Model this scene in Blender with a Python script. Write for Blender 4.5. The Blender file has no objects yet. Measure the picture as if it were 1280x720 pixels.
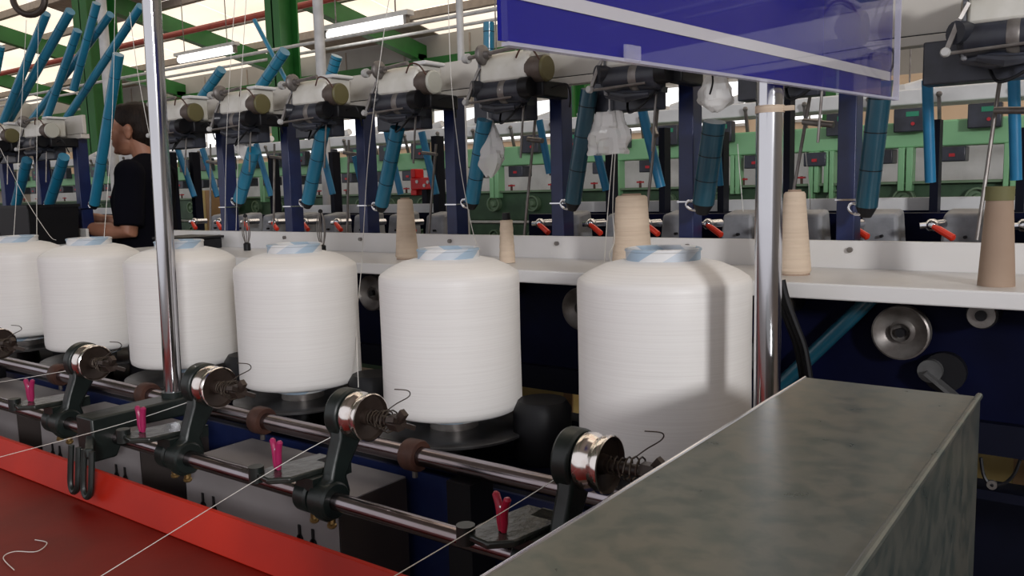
import bpy, bmesh, math, random
from mathutils import Vector, Matrix, noise
random.seed(7)
scene = bpy.context.scene
COL = scene.collection
R = math.radians

# ------------------------------------------------------------------ camera
F = 1052.0
def unit(v): return Vector(v).normalized()
dX = unit((1430, 88, -1050))                 # machine axis (towards the right / near) in camera axes (right, down, forward)
dY = unit((783, -146, 1052)); dY = (dY - dX*dX.dot(dY)).normalized()
dZ = dX.cross(dY)
CR = Vector((dX.x, dY.x, dZ.x)); CD = Vector((dX.y, dY.y, dZ.y)); CF = Vector((dX.z, dY.z, dZ.z))
CAM = Vector((0, 0, 1.25))
cd = bpy.data.cameras.new('camera'); cam = bpy.data.objects.new('camera', cd); COL.objects.link(cam)
m3 = Matrix((CR, -CD, -CF)).transposed()
cam.matrix_world = Matrix.Translation(CAM) @ m3.to_4x4()
cd.sensor_width = 36; cd.lens = F/1280*36; cd.clip_start = 0.02; cd.clip_end = 200
scene.camera = cam
def at(px, py, X=None, Y=None, Z=None):
    d = CR*((px-640)/F) + CD*((py-360)/F) + CF
    if Y is not None: t = (Y-CAM.y)/d.y
    elif X is not None: t = (X-CAM.x)/d.x
    else: t = (Z-CAM.z)/d.z
    return CAM + d*t
def depth(p): return (Vector(p)-CAM).dot(CF)
def pxw(n, p): return n*depth(p)/F           # n pixels at point p in metres

# ------------------------------------------------------------------ light
w = bpy.data.worlds.new('world'); scene.world = w; w.use_nodes = True
bg = w.node_tree.nodes['Background']; bg.inputs[0].default_value = (0.98, 0.96, 1.0, 1); bg.inputs[1].default_value = 0.66
def area(name, loc, target, sx, sy, energy, color):
    l = bpy.data.lights.new(name, 'AREA'); l.shape = 'RECTANGLE'; l.size = sx; l.size_y = sy; l.energy = energy; l.color = color
    o = bpy.data.objects.new(name, l); COL.objects.link(o); o.location = loc
    o.rotation_euler = (Vector(target)-Vector(loc)).to_track_quat('-Z', 'Y').to_euler(); return o
area('doorway_daylight', (4.9, -3.25, 2.75), (-0.55, 1.15, 1.0), 0.65, 0.65, 215, (1.0, 0.99, 1.0))
vs = scene.view_settings
vs.view_transform = 'Standard'; vs.look = 'None'; vs.exposure = 0.22; vs.gamma = 1.0; vs.use_curve_mapping = False

# ------------------------------------------------------------------ materials
MATS = {}
def mat(name, c, rough=0.5, metal=0.0, c2=None, scale=8, bump=0.0, bscale=60, emit=0.0, coat=0.0, stretch=None, spec=0.5, lo=0.35, hi=0.65):
    m = bpy.data.materials.new(name); m.use_nodes = True
    nt = m.node_tree; b = nt.nodes['Principled BSDF']
    b.inputs['Roughness'].default_value = rough; b.inputs['Metallic'].default_value = metal
    b.inputs['Specular IOR Level'].default_value = spec
    if coat: b.inputs['Coat Weight'].default_value = coat; b.inputs['Coat Roughness'].default_value = 0.08
    tc = nt.nodes.new('ShaderNodeTexCoord'); mp = nt.nodes.new('ShaderNodeMapping')
    nt.links.new(tc.outputs['Object'], mp.inputs['Vector'])
    if stretch: mp.inputs['Scale'].default_value = stretch
    n = nt.nodes.new('ShaderNodeTexNoise'); n.inputs['Scale'].default_value = scale; n.inputs['Detail'].default_value = 5
    nt.links.new(mp.outputs[0], n.inputs['Vector'])
    rp = nt.nodes.new('ShaderNodeValToRGB')
    c2 = c2 or tuple(x*0.82 for x in c)
    rp.color_ramp.elements[0].color = (*c2, 1); rp.color_ramp.elements[1].color = (*c, 1)
    rp.color_ramp.elements[0].position = lo; rp.color_ramp.elements[1].position = hi
    nt.links.new(n.outputs['Fac'], rp.inputs[0]); nt.links.new(rp.outputs[0], b.inputs['Base Color'])
    if emit:
        nt.links.new(rp.outputs[0], b.inputs['Emission Color']); b.inputs['Emission Strength'].default_value = emit
    if bump:
        n2 = nt.nodes.new('ShaderNodeTexNoise'); n2.inputs['Scale'].default_value = bscale; n2.inputs['Detail'].default_value = 3
        nt.links.new(mp.outputs[0], n2.inputs['Vector'])
        bp = nt.nodes.new('ShaderNodeBump'); bp.inputs['Strength'].default_value = bump; bp.inputs['Distance'].default_value = 0.004
        nt.links.new(n2.outputs['Fac'], bp.inputs['Height']); nt.links.new(bp.outputs[0], b.inputs['Normal'])
    MATS[name] = m
    return m
M = {}
def D(key, *a, **k): M[key] = mat(key, *a, **k)
D('navy', (0.0018, 0.0032, 0.022), 0.55, c2=(0.0012, 0.002, 0.013), spec=0.1)  # nearly black: shade on the unlit lower panel put into the colour
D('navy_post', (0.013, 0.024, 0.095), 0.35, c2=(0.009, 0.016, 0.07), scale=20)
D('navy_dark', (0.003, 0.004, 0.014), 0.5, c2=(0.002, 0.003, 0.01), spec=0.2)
D('black', (0.007, 0.007, 0.009), 0.45, spec=0.3)
D('black_cloth', (0.004, 0.004, 0.008), 0.95, spec=0.1, bump=0.3, bscale=30)
D('beige_paint', (0.62, 0.59, 0.54), 0.42, c2=(0.55, 0.52, 0.47), scale=3)
D('ledge_paint', (0.76, 0.75, 0.75), 0.35, c2=(0.69, 0.67, 0.64), scale=3)
D('white_plastic', (0.75, 0.75, 0.75), 0.4)
D('white_pole', (0.66, 0.66, 0.66), 0.45, c2=(0.5, 0.5, 0.5), scale=12)
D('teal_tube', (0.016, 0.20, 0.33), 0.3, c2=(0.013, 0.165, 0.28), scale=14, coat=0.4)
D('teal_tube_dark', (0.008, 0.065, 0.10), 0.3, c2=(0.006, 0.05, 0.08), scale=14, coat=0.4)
D('blue_tube', (0.018, 0.23, 0.46), 0.4, c2=(0.015, 0.19, 0.39), scale=14)
D('chrome', (0.72, 0.73, 0.76), 0.13, 1.0, c2=(0.62, 0.62, 0.65), scale=5)
D('rail_steel', (0.36, 0.33, 0.36), 0.2, 1.0, c2=(0.26, 0.21, 0.21), scale=6, bump=0.02)
D('rim_steel', (0.85, 0.80, 0.76), 0.16, 1.0, c2=(0.45, 0.26, 0.18), scale=14, lo=0.25, hi=0.42)
D('rust', (0.09, 0.035, 0.022), 0.6, c2=(0.05, 0.02, 0.014), scale=30, bump=0.3)
D('motor_grey', (0.13, 0.10, 0.085), 0.5, 0.3, c2=(0.07, 0.055, 0.045), scale=30)
D('flange_grey', (0.20, 0.185, 0.175), 0.45, 0.5, c2=(0.10, 0.09, 0.085), scale=30)
D('oily_brown', (0.055, 0.038, 0.03), 0.42, 0.3, c2=(0.03, 0.02, 0.016), scale=25)
D('wire', (0.09, 0.07, 0.055), 0.4, 0.6)
D('cast_green', (0.010, 0.017, 0.015), 0.38, c2=(0.006, 0.010, 0.009), scale=18, bump=0.25, bscale=35)
D('plate_oily', (0.03, 0.034, 0.03), 0.22, c2=(0.012, 0.015, 0.013), scale=25, bump=0.5, bscale=45)
D('brass', (0.45, 0.30, 0.12), 0.35, 0.9)
D('pink', (0.42, 0.02, 0.11), 0.35, c2=(0.33, 0.015, 0.09))
D('pink_red', (0.40, 0.008, 0.035), 0.35, c2=(0.3, 0.006, 0.03))
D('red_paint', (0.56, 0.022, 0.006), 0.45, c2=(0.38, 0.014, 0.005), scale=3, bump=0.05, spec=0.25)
D('red_floor_shaded', (0.23, 0.008, 0.003), 0.5, c2=(0.15, 0.006, 0.003), scale=4, bump=0.05, spec=0.2)  # darker copy of red_paint, shade on the trough floor put into the colour
D('red_lever', (0.75, 0.045, 0.02), 0.3)
D('red_plastic', (0.75, 0.01, 0.012), 0.35)
D('cast_grey', (0.27, 0.28, 0.30), 0.5, c2=(0.17, 0.175, 0.19), scale=22, bump=0.25, bscale=50)
D('dull_grey', (0.10, 0.10, 0.10), 0.5, c2=(0.06, 0.06, 0.06), scale=25)
D('grey_panel', (0.30, 0.28, 0.29), 0.5, c2=(0.25, 0.23, 0.23), scale=4)
D('brown_panel', (0.05, 0.04, 0.038), 0.5)
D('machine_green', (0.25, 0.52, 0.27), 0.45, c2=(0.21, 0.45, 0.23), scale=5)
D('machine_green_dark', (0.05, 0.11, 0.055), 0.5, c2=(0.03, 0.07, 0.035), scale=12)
D('pulley_green', (0.16, 0.25, 0.15), 0.5)
D('steel_green', (0.02, 0.16, 0.028), 0.45, c2=(0.016, 0.125, 0.022), scale=3)
D('head_cream', (0.72, 0.71, 0.66), 0.28, c2=(0.52, 0.50, 0.43), scale=10)
D('head_dark', (0.045, 0.05, 0.07), 0.35, c2=(0.02, 0.022, 0.03), scale=15)
D('olive', (0.13, 0.115, 0.045), 0.5, c2=(0.10, 0.085, 0.035))
D('cream_cap', (0.5, 0.5, 0.44), 0.5)
D('grey_metal', (0.27, 0.255, 0.24), 0.38, 0.6, c2=(0.16, 0.14, 0.13), scale=30)
D('disc_grey', (0.13, 0.13, 0.135), 0.3, 0.4, c2=(0.04, 0.038, 0.036), scale=15)
D('cone_yarn', (0.68, 0.55, 0.42), 0.85, c2=(0.62, 0.49, 0.37), scale=4, bump=0.6, bscale=10, stretch=(1, 1, 22))
D('cone_card', (0.36, 0.26, 0.19), 0.8, c2=(0.30, 0.21, 0.15), scale=6)
D('cone_tip', (0.16, 0.15, 0.06), 0.7)
D('thread', (0.80, 0.79, 0.75), 0.7)
D('carton', (0.62, 0.48, 0.2), 0.8, c2=(0.5, 0.36, 0.13), scale=6)
D('carton_brown', (0.42, 0.25, 0.12), 0.8)
D('skin', (0.42, 0.20, 0.125), 0.5, c2=(0.35, 0.155, 0.095), scale=14)
D('hair', (0.010, 0.006, 0.005), 0.6, c2=(0.022, 0.013, 0.009), scale=40, spec=0.2, bump=0.5, bscale=90, stretch=(4, 4, 1))
D('concrete', (0.16, 0.12, 0.10), 0.5, c2=(0.10, 0.075, 0.06), scale=1.5, bump=0.1)
D('wall_grey', (0.42, 0.41, 0.395), 0.7, c2=(0.37, 0.36, 0.345), scale=1.5)
D('wall_peach', (0.85, 0.67, 0.49), 0.7, c2=(0.80, 0.60, 0.42), scale=1.0)
D('purlin', (0.36, 0.31, 0.27), 0.6)
D('red_pipe', (0.42, 0.07, 0.05), 0.45)
D('roof_sheet', (1.0, 0.90, 0.77), 0.5, c2=(0.96, 0.82, 0.66), scale=0.6, emit=0.92)
D('roof_solid', (0.40, 0.34, 0.29), 0.7)
D('lamp_glow', (1.0, 0.99, 0.97), 0.5, c2=(1.0, 0.98, 0.95), emit=2.2)
D('window_glow', (0.98, 0.99, 1.0), 0.5, c2=(0.94, 0.96, 1.0), emit=1.25)
D('lcd', (0.015, 0.16, 0.09), 0.4, c2=(0.012, 0.13, 0.07), emit=0.3)
D('red_light', (0.5, 0.02, 0.03), 0.4)
D('dial_white', (0.55, 0.55, 0.54), 0.4)
D('far_white', (0.85, 0.85, 0.85), 0.4)

def node_mat(name):
    m = bpy.data.materials.new(name); m.use_nodes = True
    nt = m.node_tree; b = nt.nodes['Principled BSDF']
    return m, nt, b
def mathn(nt, op, a, b=None):
    n = nt.nodes.new('ShaderNodeMath'); n.operation = op
    for i, v in enumerate((a, b)):
        if v is None: continue
        if isinstance(v, (int, float)): n.inputs[i].default_value = v
        else: nt.links.new(v, n.inputs[i])
    return n.outputs[0]
# wound filament yarn: fine, slightly irregular horizontal windings
m, nt, b = node_mat('yarn_white'); M['yarn_white'] = m
tc = nt.nodes.new('ShaderNodeTexCoord'); mp = nt.nodes.new('ShaderNodeMapping'); mp.inputs['Scale'].default_value = (5, 5, 620)
nt.links.new(tc.outputs['Object'], mp.inputs['Vector'])
n = nt.nodes.new('ShaderNodeTexNoise'); n.inputs['Scale'].default_value = 1; n.inputs['Detail'].default_value = 4
nt.links.new(mp.outputs[0], n.inputs['Vector'])
rp = nt.nodes.new('ShaderNodeValToRGB'); rp.color_ramp.elements[0].position = 0.25; rp.color_ramp.elements[1].position = 0.6
rp.color_ramp.elements[0].color = (0.80, 0.775, 0.75, 1); rp.color_ramp.elements[1].color = (0.86, 0.84, 0.815, 1)
nt.links.new(n.outputs['Fac'], rp.inputs[0])
nt.links.new(rp.outputs[0], b.inputs['Base Color'])
b.inputs['Roughness'].default_value = 0.42; b.inputs['Sheen Weight'].default_value = 0.2; b.inputs['Specular IOR Level'].default_value = 0.4
bp = nt.nodes.new('ShaderNodeBump'); bp.inputs['Strength'].default_value = 0.12; bp.inputs['Distance'].default_value = 0.001
nt.links.new(n.outputs['Fac'], bp.inputs['Height']); nt.links.new(bp.outputs[0], b.inputs['Normal'])
# paper tube printed with a helical stripe
m, nt, b = node_mat('core_paper'); M['core_paper'] = m
tc = nt.nodes.new('ShaderNodeTexCoord'); sp = nt.nodes.new('ShaderNodeSeparateXYZ'); nt.links.new(tc.outputs['Object'], sp.inputs[0])
ang = mathn(nt, 'ARCTAN2', sp.outputs[1], sp.outputs[0])
u = mathn(nt, 'ADD', mathn(nt, 'MULTIPLY', ang, 3/(2*math.pi)), mathn(nt, 'MULTIPLY', sp.outputs[2], -14.0))
fr = mathn(nt, 'FRACT', mathn(nt, 'ADD', u, 20.35))
rp = nt.nodes.new('ShaderNodeValToRGB'); rp.color_ramp.interpolation = 'CONSTANT'
rp.color_ramp.elements[0].color = (0.36, 0.47, 0.58, 1)
e = rp.color_ramp.elements[1]; e.position = 0.34; e.color = (0.70, 0.70, 0.70, 1)
e = rp.color_ramp.elements.new(0.66); e.color = (0.52, 0.57, 0.63, 1)
nt.links.new(fr, rp.inputs[0]); nt.links.new(rp.outputs[0], b.inputs['Base Color']); b.inputs['Roughness'].default_value = 0.4
# galvanised sheet
m, nt, b = node_mat('galvanised'); M['galvanised'] = m
tc = nt.nodes.new('ShaderNodeTexCoord')
n1 = nt.nodes.new('ShaderNodeTexNoise'); n1.inputs['Scale'].default_value = 40; n1.inputs['Detail'].default_value = 8; n1.inputs['Distortion'].default_value = 0.4
n2 = nt.nodes.new('ShaderNodeTexNoise'); n2.inputs['Scale'].default_value = 3.5; n2.inputs['Detail'].default_value = 3
for q in (n1, n2): nt.links.new(tc.outputs['Object'], q.inputs['Vector'])
r1 = nt.nodes.new('ShaderNodeValToRGB'); r1.color_ramp.elements[0].position = 0.36; r1.color_ramp.elements[1].position = 0.58
r1.color_ramp.elements[0].color = (0.105, 0.123, 0.118, 1); r1.color_ramp.elements[1].color = (0.172, 0.172, 0.157, 1)
nt.links.new(n1.outputs['Fac'], r1.inputs[0])
r2 = nt.nodes.new('ShaderNodeValToRGB'); r2.color_ramp.elements[0].position = 0.45; r2.color_ramp.elements[1].position = 0.7
r2.color_ramp.elements[0].color = (0.85, 0.9, 0.88, 1); r2.color_ramp.elements[1].color = (1, 0.93, 0.84, 1)
nt.links.new(n2.outputs['Fac'], r2.inputs[0])
mx = nt.nodes.new('ShaderNodeMix'); mx.data_type = 'RGBA'; mx.blend_type = 'MULTIPLY'; mx.inputs[0].default_value = 1
nt.links.new(r1.outputs[0], mx.inputs[6]); nt.links.new(r2.outputs[0], mx.inputs[7]); nt.links.new(mx.outputs[2], b.inputs['Base Color'])
b.inputs['Metallic'].default_value = 0.5
rr = nt.nodes.new('ShaderNodeMapRange'); rr.inputs[3].default_value = 0.22; rr.inputs[4].default_value = 0.4
nt.links.new(n1.outputs['Fac'], rr.inputs[0]); nt.links.new(rr.outputs[0], b.inputs['Roughness'])
# sign film: blue whose alpha fades along local x to stand in for reflections, clear acrylic, white stripe
def film(name, col, a0, a1, x0, x1, rough=0.12):
    m, nt, b = node_mat(name); M[name] = m
    tc = nt.nodes.new('ShaderNodeTexCoord'); sp = nt.nodes.new('ShaderNodeSeparateXYZ'); nt.links.new(tc.outputs['Object'], sp.inputs[0])
    mr = nt.nodes.new('ShaderNodeMapRange'); mr.interpolation_type = 'SMOOTHSTEP'
    for i, v in enumerate((x0, x1, a0, a1)): mr.inputs[i+1].default_value = v
    nt.links.new(sp.outputs[0], mr.inputs[0]); nt.links.new(mr.outputs[0], b.inputs['Alpha'])
    b.inputs['Specular IOR Level'].default_value = 0.15; b.inputs['Base Color'].default_value = (*col, 1); b.inputs['Roughness'].default_value = rough
film('sign_blue', (0.012, 0.013, 0.26), 1.0, 0.38, 0.40, 0.78, 0.6)
film('sign_stripe', (0.62, 0.61, 0.66), 1.0, 0.6, 0.3, 0.75)
m, nt, b = node_mat('acrylic'); M['acrylic'] = m
tr_ = nt.nodes.new('ShaderNodeBsdfTransparent'); gl = nt.nodes.new('ShaderNodeBsdfGlossy'); gl.inputs['Roughness'].default_value = 0.03
lw = nt.nodes.new('ShaderNodeLayerWeight'); lw.inputs[0].default_value = 0.5
fr_ = mathn(nt, 'ADD', mathn(nt, 'MULTIPLY', mathn(nt, 'POWER', lw.outputs['Facing'], 4.0), 0.5), 0.035)
ms = nt.nodes.new('ShaderNodeMixShader'); nt.links.new(fr_, ms.inputs[0]); nt.links.new(tr_.outputs[0], ms.inputs[1]); nt.links.new(gl.outputs[0], ms.inputs[2])
nt.links.new(ms.outputs[0], nt.nodes['Material Output'].inputs['Surface'])
m, nt, b = node_mat('acrylic_edge'); M['acrylic_edge'] = m
m2_, _, b2_ = node_mat('clear_tape'); M['clear_tape'] = m2_
b2_.inputs['Base Color'].default_value = (0.7, 0.7, 0.85, 1); b2_.inputs['Alpha'].default_value = 0.25; b2_.inputs['Roughness'].default_value = 0.3
b.inputs['Base Color'].default_value = (0.6, 0.6, 0.75, 1); b.inputs['Roughness'].default_value = 0.2; b.inputs['Alpha'].default_value = 0.55
m, nt, b = node_mat('poly_bag'); M['poly_bag'] = m
b.inputs['Base Color'].default_value = (0.85, 0.84, 0.82, 1); b.inputs['Roughness'].default_value = 0.22; b.inputs['Alpha'].default_value = 0.72
b.inputs['Subsurface Weight'].default_value = 0.0

# ------------------------------------------------------------------ mesh helpers
class MB:
    def __init__(s): s.v = []; s.f = []
    def add(s, vs_, fs):
        o = len(s.v); s.v += [tuple(p) for p in vs_]; s.f += [tuple(i+o for i in f) for f in fs]; return s
    def box(s, x0, x1, y0, y1, z0, z1, rot=None, org=(0, 0, 0)):
        P = [Vector((x, y, z)) for x in (x0, x1) for y in (y0, y1) for z in (z0, z1)]
        if rot is not None: P = [rot @ p + Vector(org) for p in P]
        elif org != (0, 0, 0): P = [p + Vector(org) for p in P]
        return s.add(P, [(0, 1, 3, 2), (4, 6, 7, 5), (0, 4, 5, 1), (2, 3, 7, 6), (0, 2, 6, 4), (1, 5, 7, 3)])
    def bar(s, a, b, wd, ht):                # rectangular bar from a to b
        a = Vector(a); b = Vector(b); t = (b-a).normalized()
        ref = Vector((0, 0, 1)) if abs(t.z) < 0.9 else Vector((0, 1, 0))
        u = t.cross(ref).normalized()*wd/2; v = t.cross(u).normalized()*ht/2
        P = [p+i*u+j*v for p in (a, b) for i, j in ((-1, -1), (1, -1), (1, 1), (-1, 1))]
        return s.add(P, [(0, 1, 2, 3), (7, 6, 5, 4)]+[(i, i+4, (i+1) % 4+4, (i+1) % 4) for i in range(4)])
    def cyl(s, a, b, r0, r1=None, n=20, caps=True):
        r1 = r0 if r1 is None else r1
        return s.loft([a, b], [r0, r1], n, caps)
    def loft(s, pts, rad, n=16, caps=True):
        pts = [Vector(p) for p in pts]
        if isinstance(rad, (int, float)): rad = [rad]*len(pts)
        t0 = (pts[1]-pts[0]).normalized()
        ref = Vector((0, 0, 1)) if abs(t0.z) < 0.9 else Vector((1, 0, 0))
        u = t0.cross(ref).normalized(); rings = []
        for i, p in enumerate(pts):
            a = pts[max(i-1, 0)]; b = pts[min(i+1, len(pts)-1)]
            t = (b-a)
            t = t.normalized() if t.length > 1e-9 else t0
            u = (u - t*u.dot(t)).normalized(); v = t.cross(u)
            rings.append([p + rad[i]*(math.cos(2*math.pi*k/n)*u + math.sin(2*math.pi*k/n)*v) for k in range(n)])
        vs_ = [p for r in rings for p in r]
        fs = [(i*n+k, i*n+(k+1) % n, (i+1)*n+(k+1) % n, (i+1)*n+k) for i in range(len(pts)-1) for k in range(n)]
        if caps: fs += [tuple(range(n-1, -1, -1)), tuple((len(pts)-1)*n+k for k in range(n))]
        return s.add(vs_, fs)
    def lathe(s, prof, org=(0, 0, 0), axis='Z', n=32, caps=False):
        org = Vector(org); vs_ = []
        for r, h in prof:
            for k in range(n):
                c, q = r*math.cos(2*math.pi*k/n), r*math.sin(2*math.pi*k/n)
                vs_.append(org + Vector({'Z': (c, q, h), 'X': (h, c, q), 'Y': (q, h, c)}[axis]))
        m_ = len(prof)
        fs = [(i*n+k, i*n+(k+1) % n, (i+1)*n+(k+1) % n, (i+1)*n+k) for i in range(m_-1) for k in range(n)]
        if caps: fs += [tuple(range(n-1, -1, -1)), tuple((m_-1)*n+k for k in range(n))]
        return s.add(vs_, fs)
    def prism(s, poly, a, b, axis='X'):      # polygon in the plane normal to axis, from a to b
        def pt(p, h): return {'X': (h, p[0], p[1]), 'Y': (p[0], h, p[1]), 'Z': (p[0], p[1], h)}[axis]
        n = len(poly)
        vs_ = [pt(p, a) for p in poly]+[pt(p, b) for p in poly]
        return s.add(vs_, [tuple(range(n-1, -1, -1)), tuple(range(n, 2*n))]+[(i, (i+1) % n, n+(i+1) % n, n+i) for i in range(n)])
    def ball(s, c, r, n=12, sc=(1, 1, 1)):
        c = Vector(c); m_ = n//2; vs_ = [c+Vector((0, 0, -r*sc[2]))]
        for i in range(1, m_):
            a = -math.pi/2+math.pi*i/m_
            for k in range(n):
                vs_.append(c+Vector((r*sc[0]*math.cos(a)*math.cos(2*math.pi*k/n), r*sc[1]*math.cos(a)*math.sin(2*math.pi*k/n), r*sc[2]*math.sin(a))))
        vs_.append(c+Vector((0, 0, r*sc[2]))); fs = []
        for k in range(n):
            fs.append((0, 1+(k+1) % n, 1+k)); q = 1+(m_-2)*n
            fs.append((len(vs_)-1, q+k, q+(k+1) % n))
        for i in range(m_-2):
            for k in range(n): fs.append((1+i*n+k, 1+i*n+(k+1) % n, 1+(i+1)*n+(k+1) % n, 1+(i+1)*n+k))
        return s.add(vs_, fs)
    def build(s, name, material, parent=None, org=(0, 0, 0), bevel=0, flat=False, angle=35):
        org = Vector(org)
        me = bpy.data.meshes.new(name)
        me.from_pydata([tuple(Vector(p)-org) for p in s.v], [], s.f)
        bmm = bmesh.new(); bmm.from_mesh(me); bmesh.ops.recalc_face_normals(bmm, faces=bmm.faces); bmm.to_mesh(me); bmm.free()
        if not flat:
            me.polygons.foreach_set('use_smooth', [True]*len(me.polygons)); me.set_sharp_from_angle(angle=R(angle))
        me.materials.append(M[material] if isinstance(material, str) else material)
        o = bpy.data.objects.new(name, me); COL.objects.link(o)
        if parent is not None: o.parent = parent
        else: o.location = org
        if bevel:
            bv = o.modifiers.new('bevel', 'BEVEL'); bv.width = bevel; bv.segments = 2; bv.limit_method = 'ANGLE'
        return o
def tag(o, label=None, cat=None, group=None, kind=None):
    for k, v in (('label', label), ('category', cat), ('group', group), ('kind', kind)):
        if v: o[k] = v
    return o
def thing(name, label, cat, loc=(0, 0, 0), group=None):
    o = bpy.data.objects.new(name, None); COL.objects.link(o); o.location = loc; o.empty_display_size = 0.05
    return tag(o, label, cat, group)
def copy_tree(o, parent=None):
    c = o.copy(); COL.objects.link(c)
    if parent is not None: c.parent = parent
    for ch in list(o.children): copy_tree(ch, c)
    return c
def smooth_path(pts, sub=6):                 # Catmull-Rom
    pts = [Vector(p) for p in pts]; out = []
    for i in range(len(pts)-1):
        p0 = pts[max(i-1, 0)]; p1 = pts[i]; p2 = pts[i+1]; p3 = pts[min(i+2, len(pts)-1)]
        for k in range(sub):
            t = k/sub
            out.append(0.5*((2*p1)+(-p0+p2)*t+(2*p0-5*p1+4*p2-p3)*t*t+(-p0+3*p1-3*p2+p3)*t**3))
    return out+[pts[-1]]
ORD = ['first', 'second', 'third', 'fourth', 'fifth', 'sixth', 'seventh', 'eighth', 'ninth', 'tenth', 'eleventh', 'twelfth', 'thirteenth']

# ------------------------------------------------------------------ building shell
YW = 15.0; XL = -33.0
def roof_z(y): return 4.6+0.21*(YW-y)
tag(MB().box(XL, 9, -7, YW, -0.1, 0).build('floor', 'concrete'), kind='structure')
tag(MB().box(9, 9.15, -7, YW, 0, 10).build('wall_right', 'wall_grey'), kind='structure')  # unseen wall, added to shut out side light from the world
wb = tag(MB().box(XL, 9, YW, YW+0.15, 2.9, 5.0).build('wall_back', 'wall_grey'), kind='structure')
MB().box(XL, 9, YW, YW+0.14, 0, 2.9).build('lower_panel', 'wall_peach', wb)
for i in range(20):                          # vertical sheet joints
    x = XL+0.9+2.0*i
    MB().box(x-0.02, x+0.02, YW-0.02, YW+0.02, 2.9, 4.7).build('joint_strip', 'purlin', wb)
MB().box(XL, 9, YW-0.12, YW, 4.08, 4.26).build('girt', 'steel_green', wb)
wl = tag(MB().box(XL-0.15, XL, -7, YW, 0, 9.5).build('wall_left', 'wall_grey'), kind='structure')
for z in (1.6, 3.4): MB().box(XL, XL+0.1, 0, YW, z, z+0.14).build('girt', 'steel_green', wl)
# band of daylit windows in the back wall
nw = 0
for x in [-28+1.95*i for i in range(13)]:
    nw += 1
    f = tag(MB().box(x-0.85, x+0.85, YW-0.04, YW, 2.25, 2.30).box(x-0.85, x+0.85, YW-0.04, YW, 3.05, 3.10).box(x-0.85, x-0.80, YW-0.04, YW, 2.25, 3.10).box(x+0.8, x+0.85, YW-0.04, YW, 2.25, 3.10).box(x-0.02, x+0.02, YW-0.04, YW, 2.25, 3.10).build('window_%d' % nw, 'white_plastic'), kind='structure')
    MB().box(x-0.8, x-0.02, YW-0.02, YW-0.005, 2.30, 3.05).build('pane', 'window_glow', f)
    MB().box(x+0.02, x+0.8, YW-0.02, YW-0.005, 2.30, 3.05).build('pane', 'window_glow', f)
ceil = tag(bpy.data.objects.new('ceiling', None), kind='structure'); COL.objects.link(ceil)
def sloped(x0, x1, y0, y1, up, th):
    za, zb = roof_z(y0)+up, roof_z(y1)+up
    return MB().add([(x0, y0, za), (x1, y0, za), (x1, y1, zb), (x0, y1, zb), (x0, y0, za+th), (x1, y0, za+th), (x1, y1, zb+th), (x0, y1, zb+th)],
                    [(3, 2, 1, 0), (4, 5, 6, 7), (0, 1, 5, 4), (1, 2, 6, 5), (2, 3, 7, 6), (3, 0, 4, 7)])
PS = 1.3
ys = [YW-PS*i for i in range(18)]
for j in range(len(ys)-1):
    for i in range(11):
        x0 = XL+4.0*i
        near = ys[j] < 2.5
        if near and i % 2: continue
        wd = 8.0 if near else 4.0
        solid = near or (i*3+j) % 9 == 3  # unseen sheets near the camera made opaque to cut top light on the foreground
        sloped(x0+0.02, x0+wd-0.02, ys[j+1]+0.02, ys[j]-0.02, 0.16, 0.02).build('roof_sheet', 'roof_solid' if solid else 'roof_sheet', ceil)
for y in ys[1:]:
    sloped(XL, 9, y-0.04, y+0.04, -0.02, 0.16).build('purlin', 'purlin', ceil)
for x in (-4.2, -8.9, -13.5, -18.0, -23.2, -28.5):
    r = sloped(x-0.11, x+0.11, -7, YW, -0.42, 0.38).build('rafter', 'steel_green', ceil)
    MB().box(x-0.11, x+0.11, YW-0.3, YW-0.02, 0, 4.35).build('wall_column', 'steel_green', r)

def column(px0, px1, Y, label):
    a = at(px0, 60, Y=Y); b = at(px1, 60, Y=Y); wd = (b.x-a.x)*0.5; cx = (a.x+b.x)/2
    top = roof_z(Y)-0.1
    t = thing('steel_column', label, 'column', (cx, Y, 0))
    MB().box(-wd/2, wd/2, -wd*0.55, -wd*0.55+0.02, 0, top).build('front_flange', 'steel_green', t)
    MB().box(-wd/2, wd/2, wd*0.55-0.02, wd*0.55, 0, top).build('back_flange', 'steel_green', t)
    MB().box(-0.012, 0.012, -wd*0.55, wd*0.55, 0, top).build('web', 'steel_green', t)
    MB().box(-wd*0.7, wd*0.7, -wd*0.7, wd*0.7, 0, 0.03).build('base_plate', 'steel_green', t)
column(337, 372, 6.2, 'green steel column rising behind the white pole, mid left')
column(104, 140, 6.2, 'green steel column rising behind the leaning teal tubes at far left')
column(690, 735, 5.0, 'green steel column mostly hidden behind the blue sign')

def strip_light(p, q, Y, label):
    a = at(*p, Y=Y); b = at(*q, Y=Y)
    b = Vector((b.x, a.y, a.z)); L = (b-a).length
    t = thing('strip_light', label, 'lamp', (a+b)/2, 'fluorescent lights under the roof')
    MB().cyl((-L/2, 0, 0), (L/2, 0, 0), 0.055, n=12).build('tube', 'lamp_glow', t)
    MB().box(-L/2-0.1, L/2+0.1, -0.05, 0.05, 0.06, 0.11).build('fitting', 'white_plastic', t)
    for x in (-L/2-0.05, L/2+0.02): MB().box(x, x+0.04, -0.03, 0.03, -0.05, 0.07).build('end_cap', 'grey_metal', t)
    for x in (-L*0.4, L*0.4): MB().cyl((x, 0, 0.1), (x, 0, roof_z(Y)-a.z), 0.008, n=6).build('hanger', 'grey_metal', t)
strip_light((412, 45), (505, 33), 6.6, 'lit white fluorescent tube light left of centre under the roof')
strip_light((225, 75), (292, 68), 8.2, 'lit white fluorescent tube light behind the left chrome pole')
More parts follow.
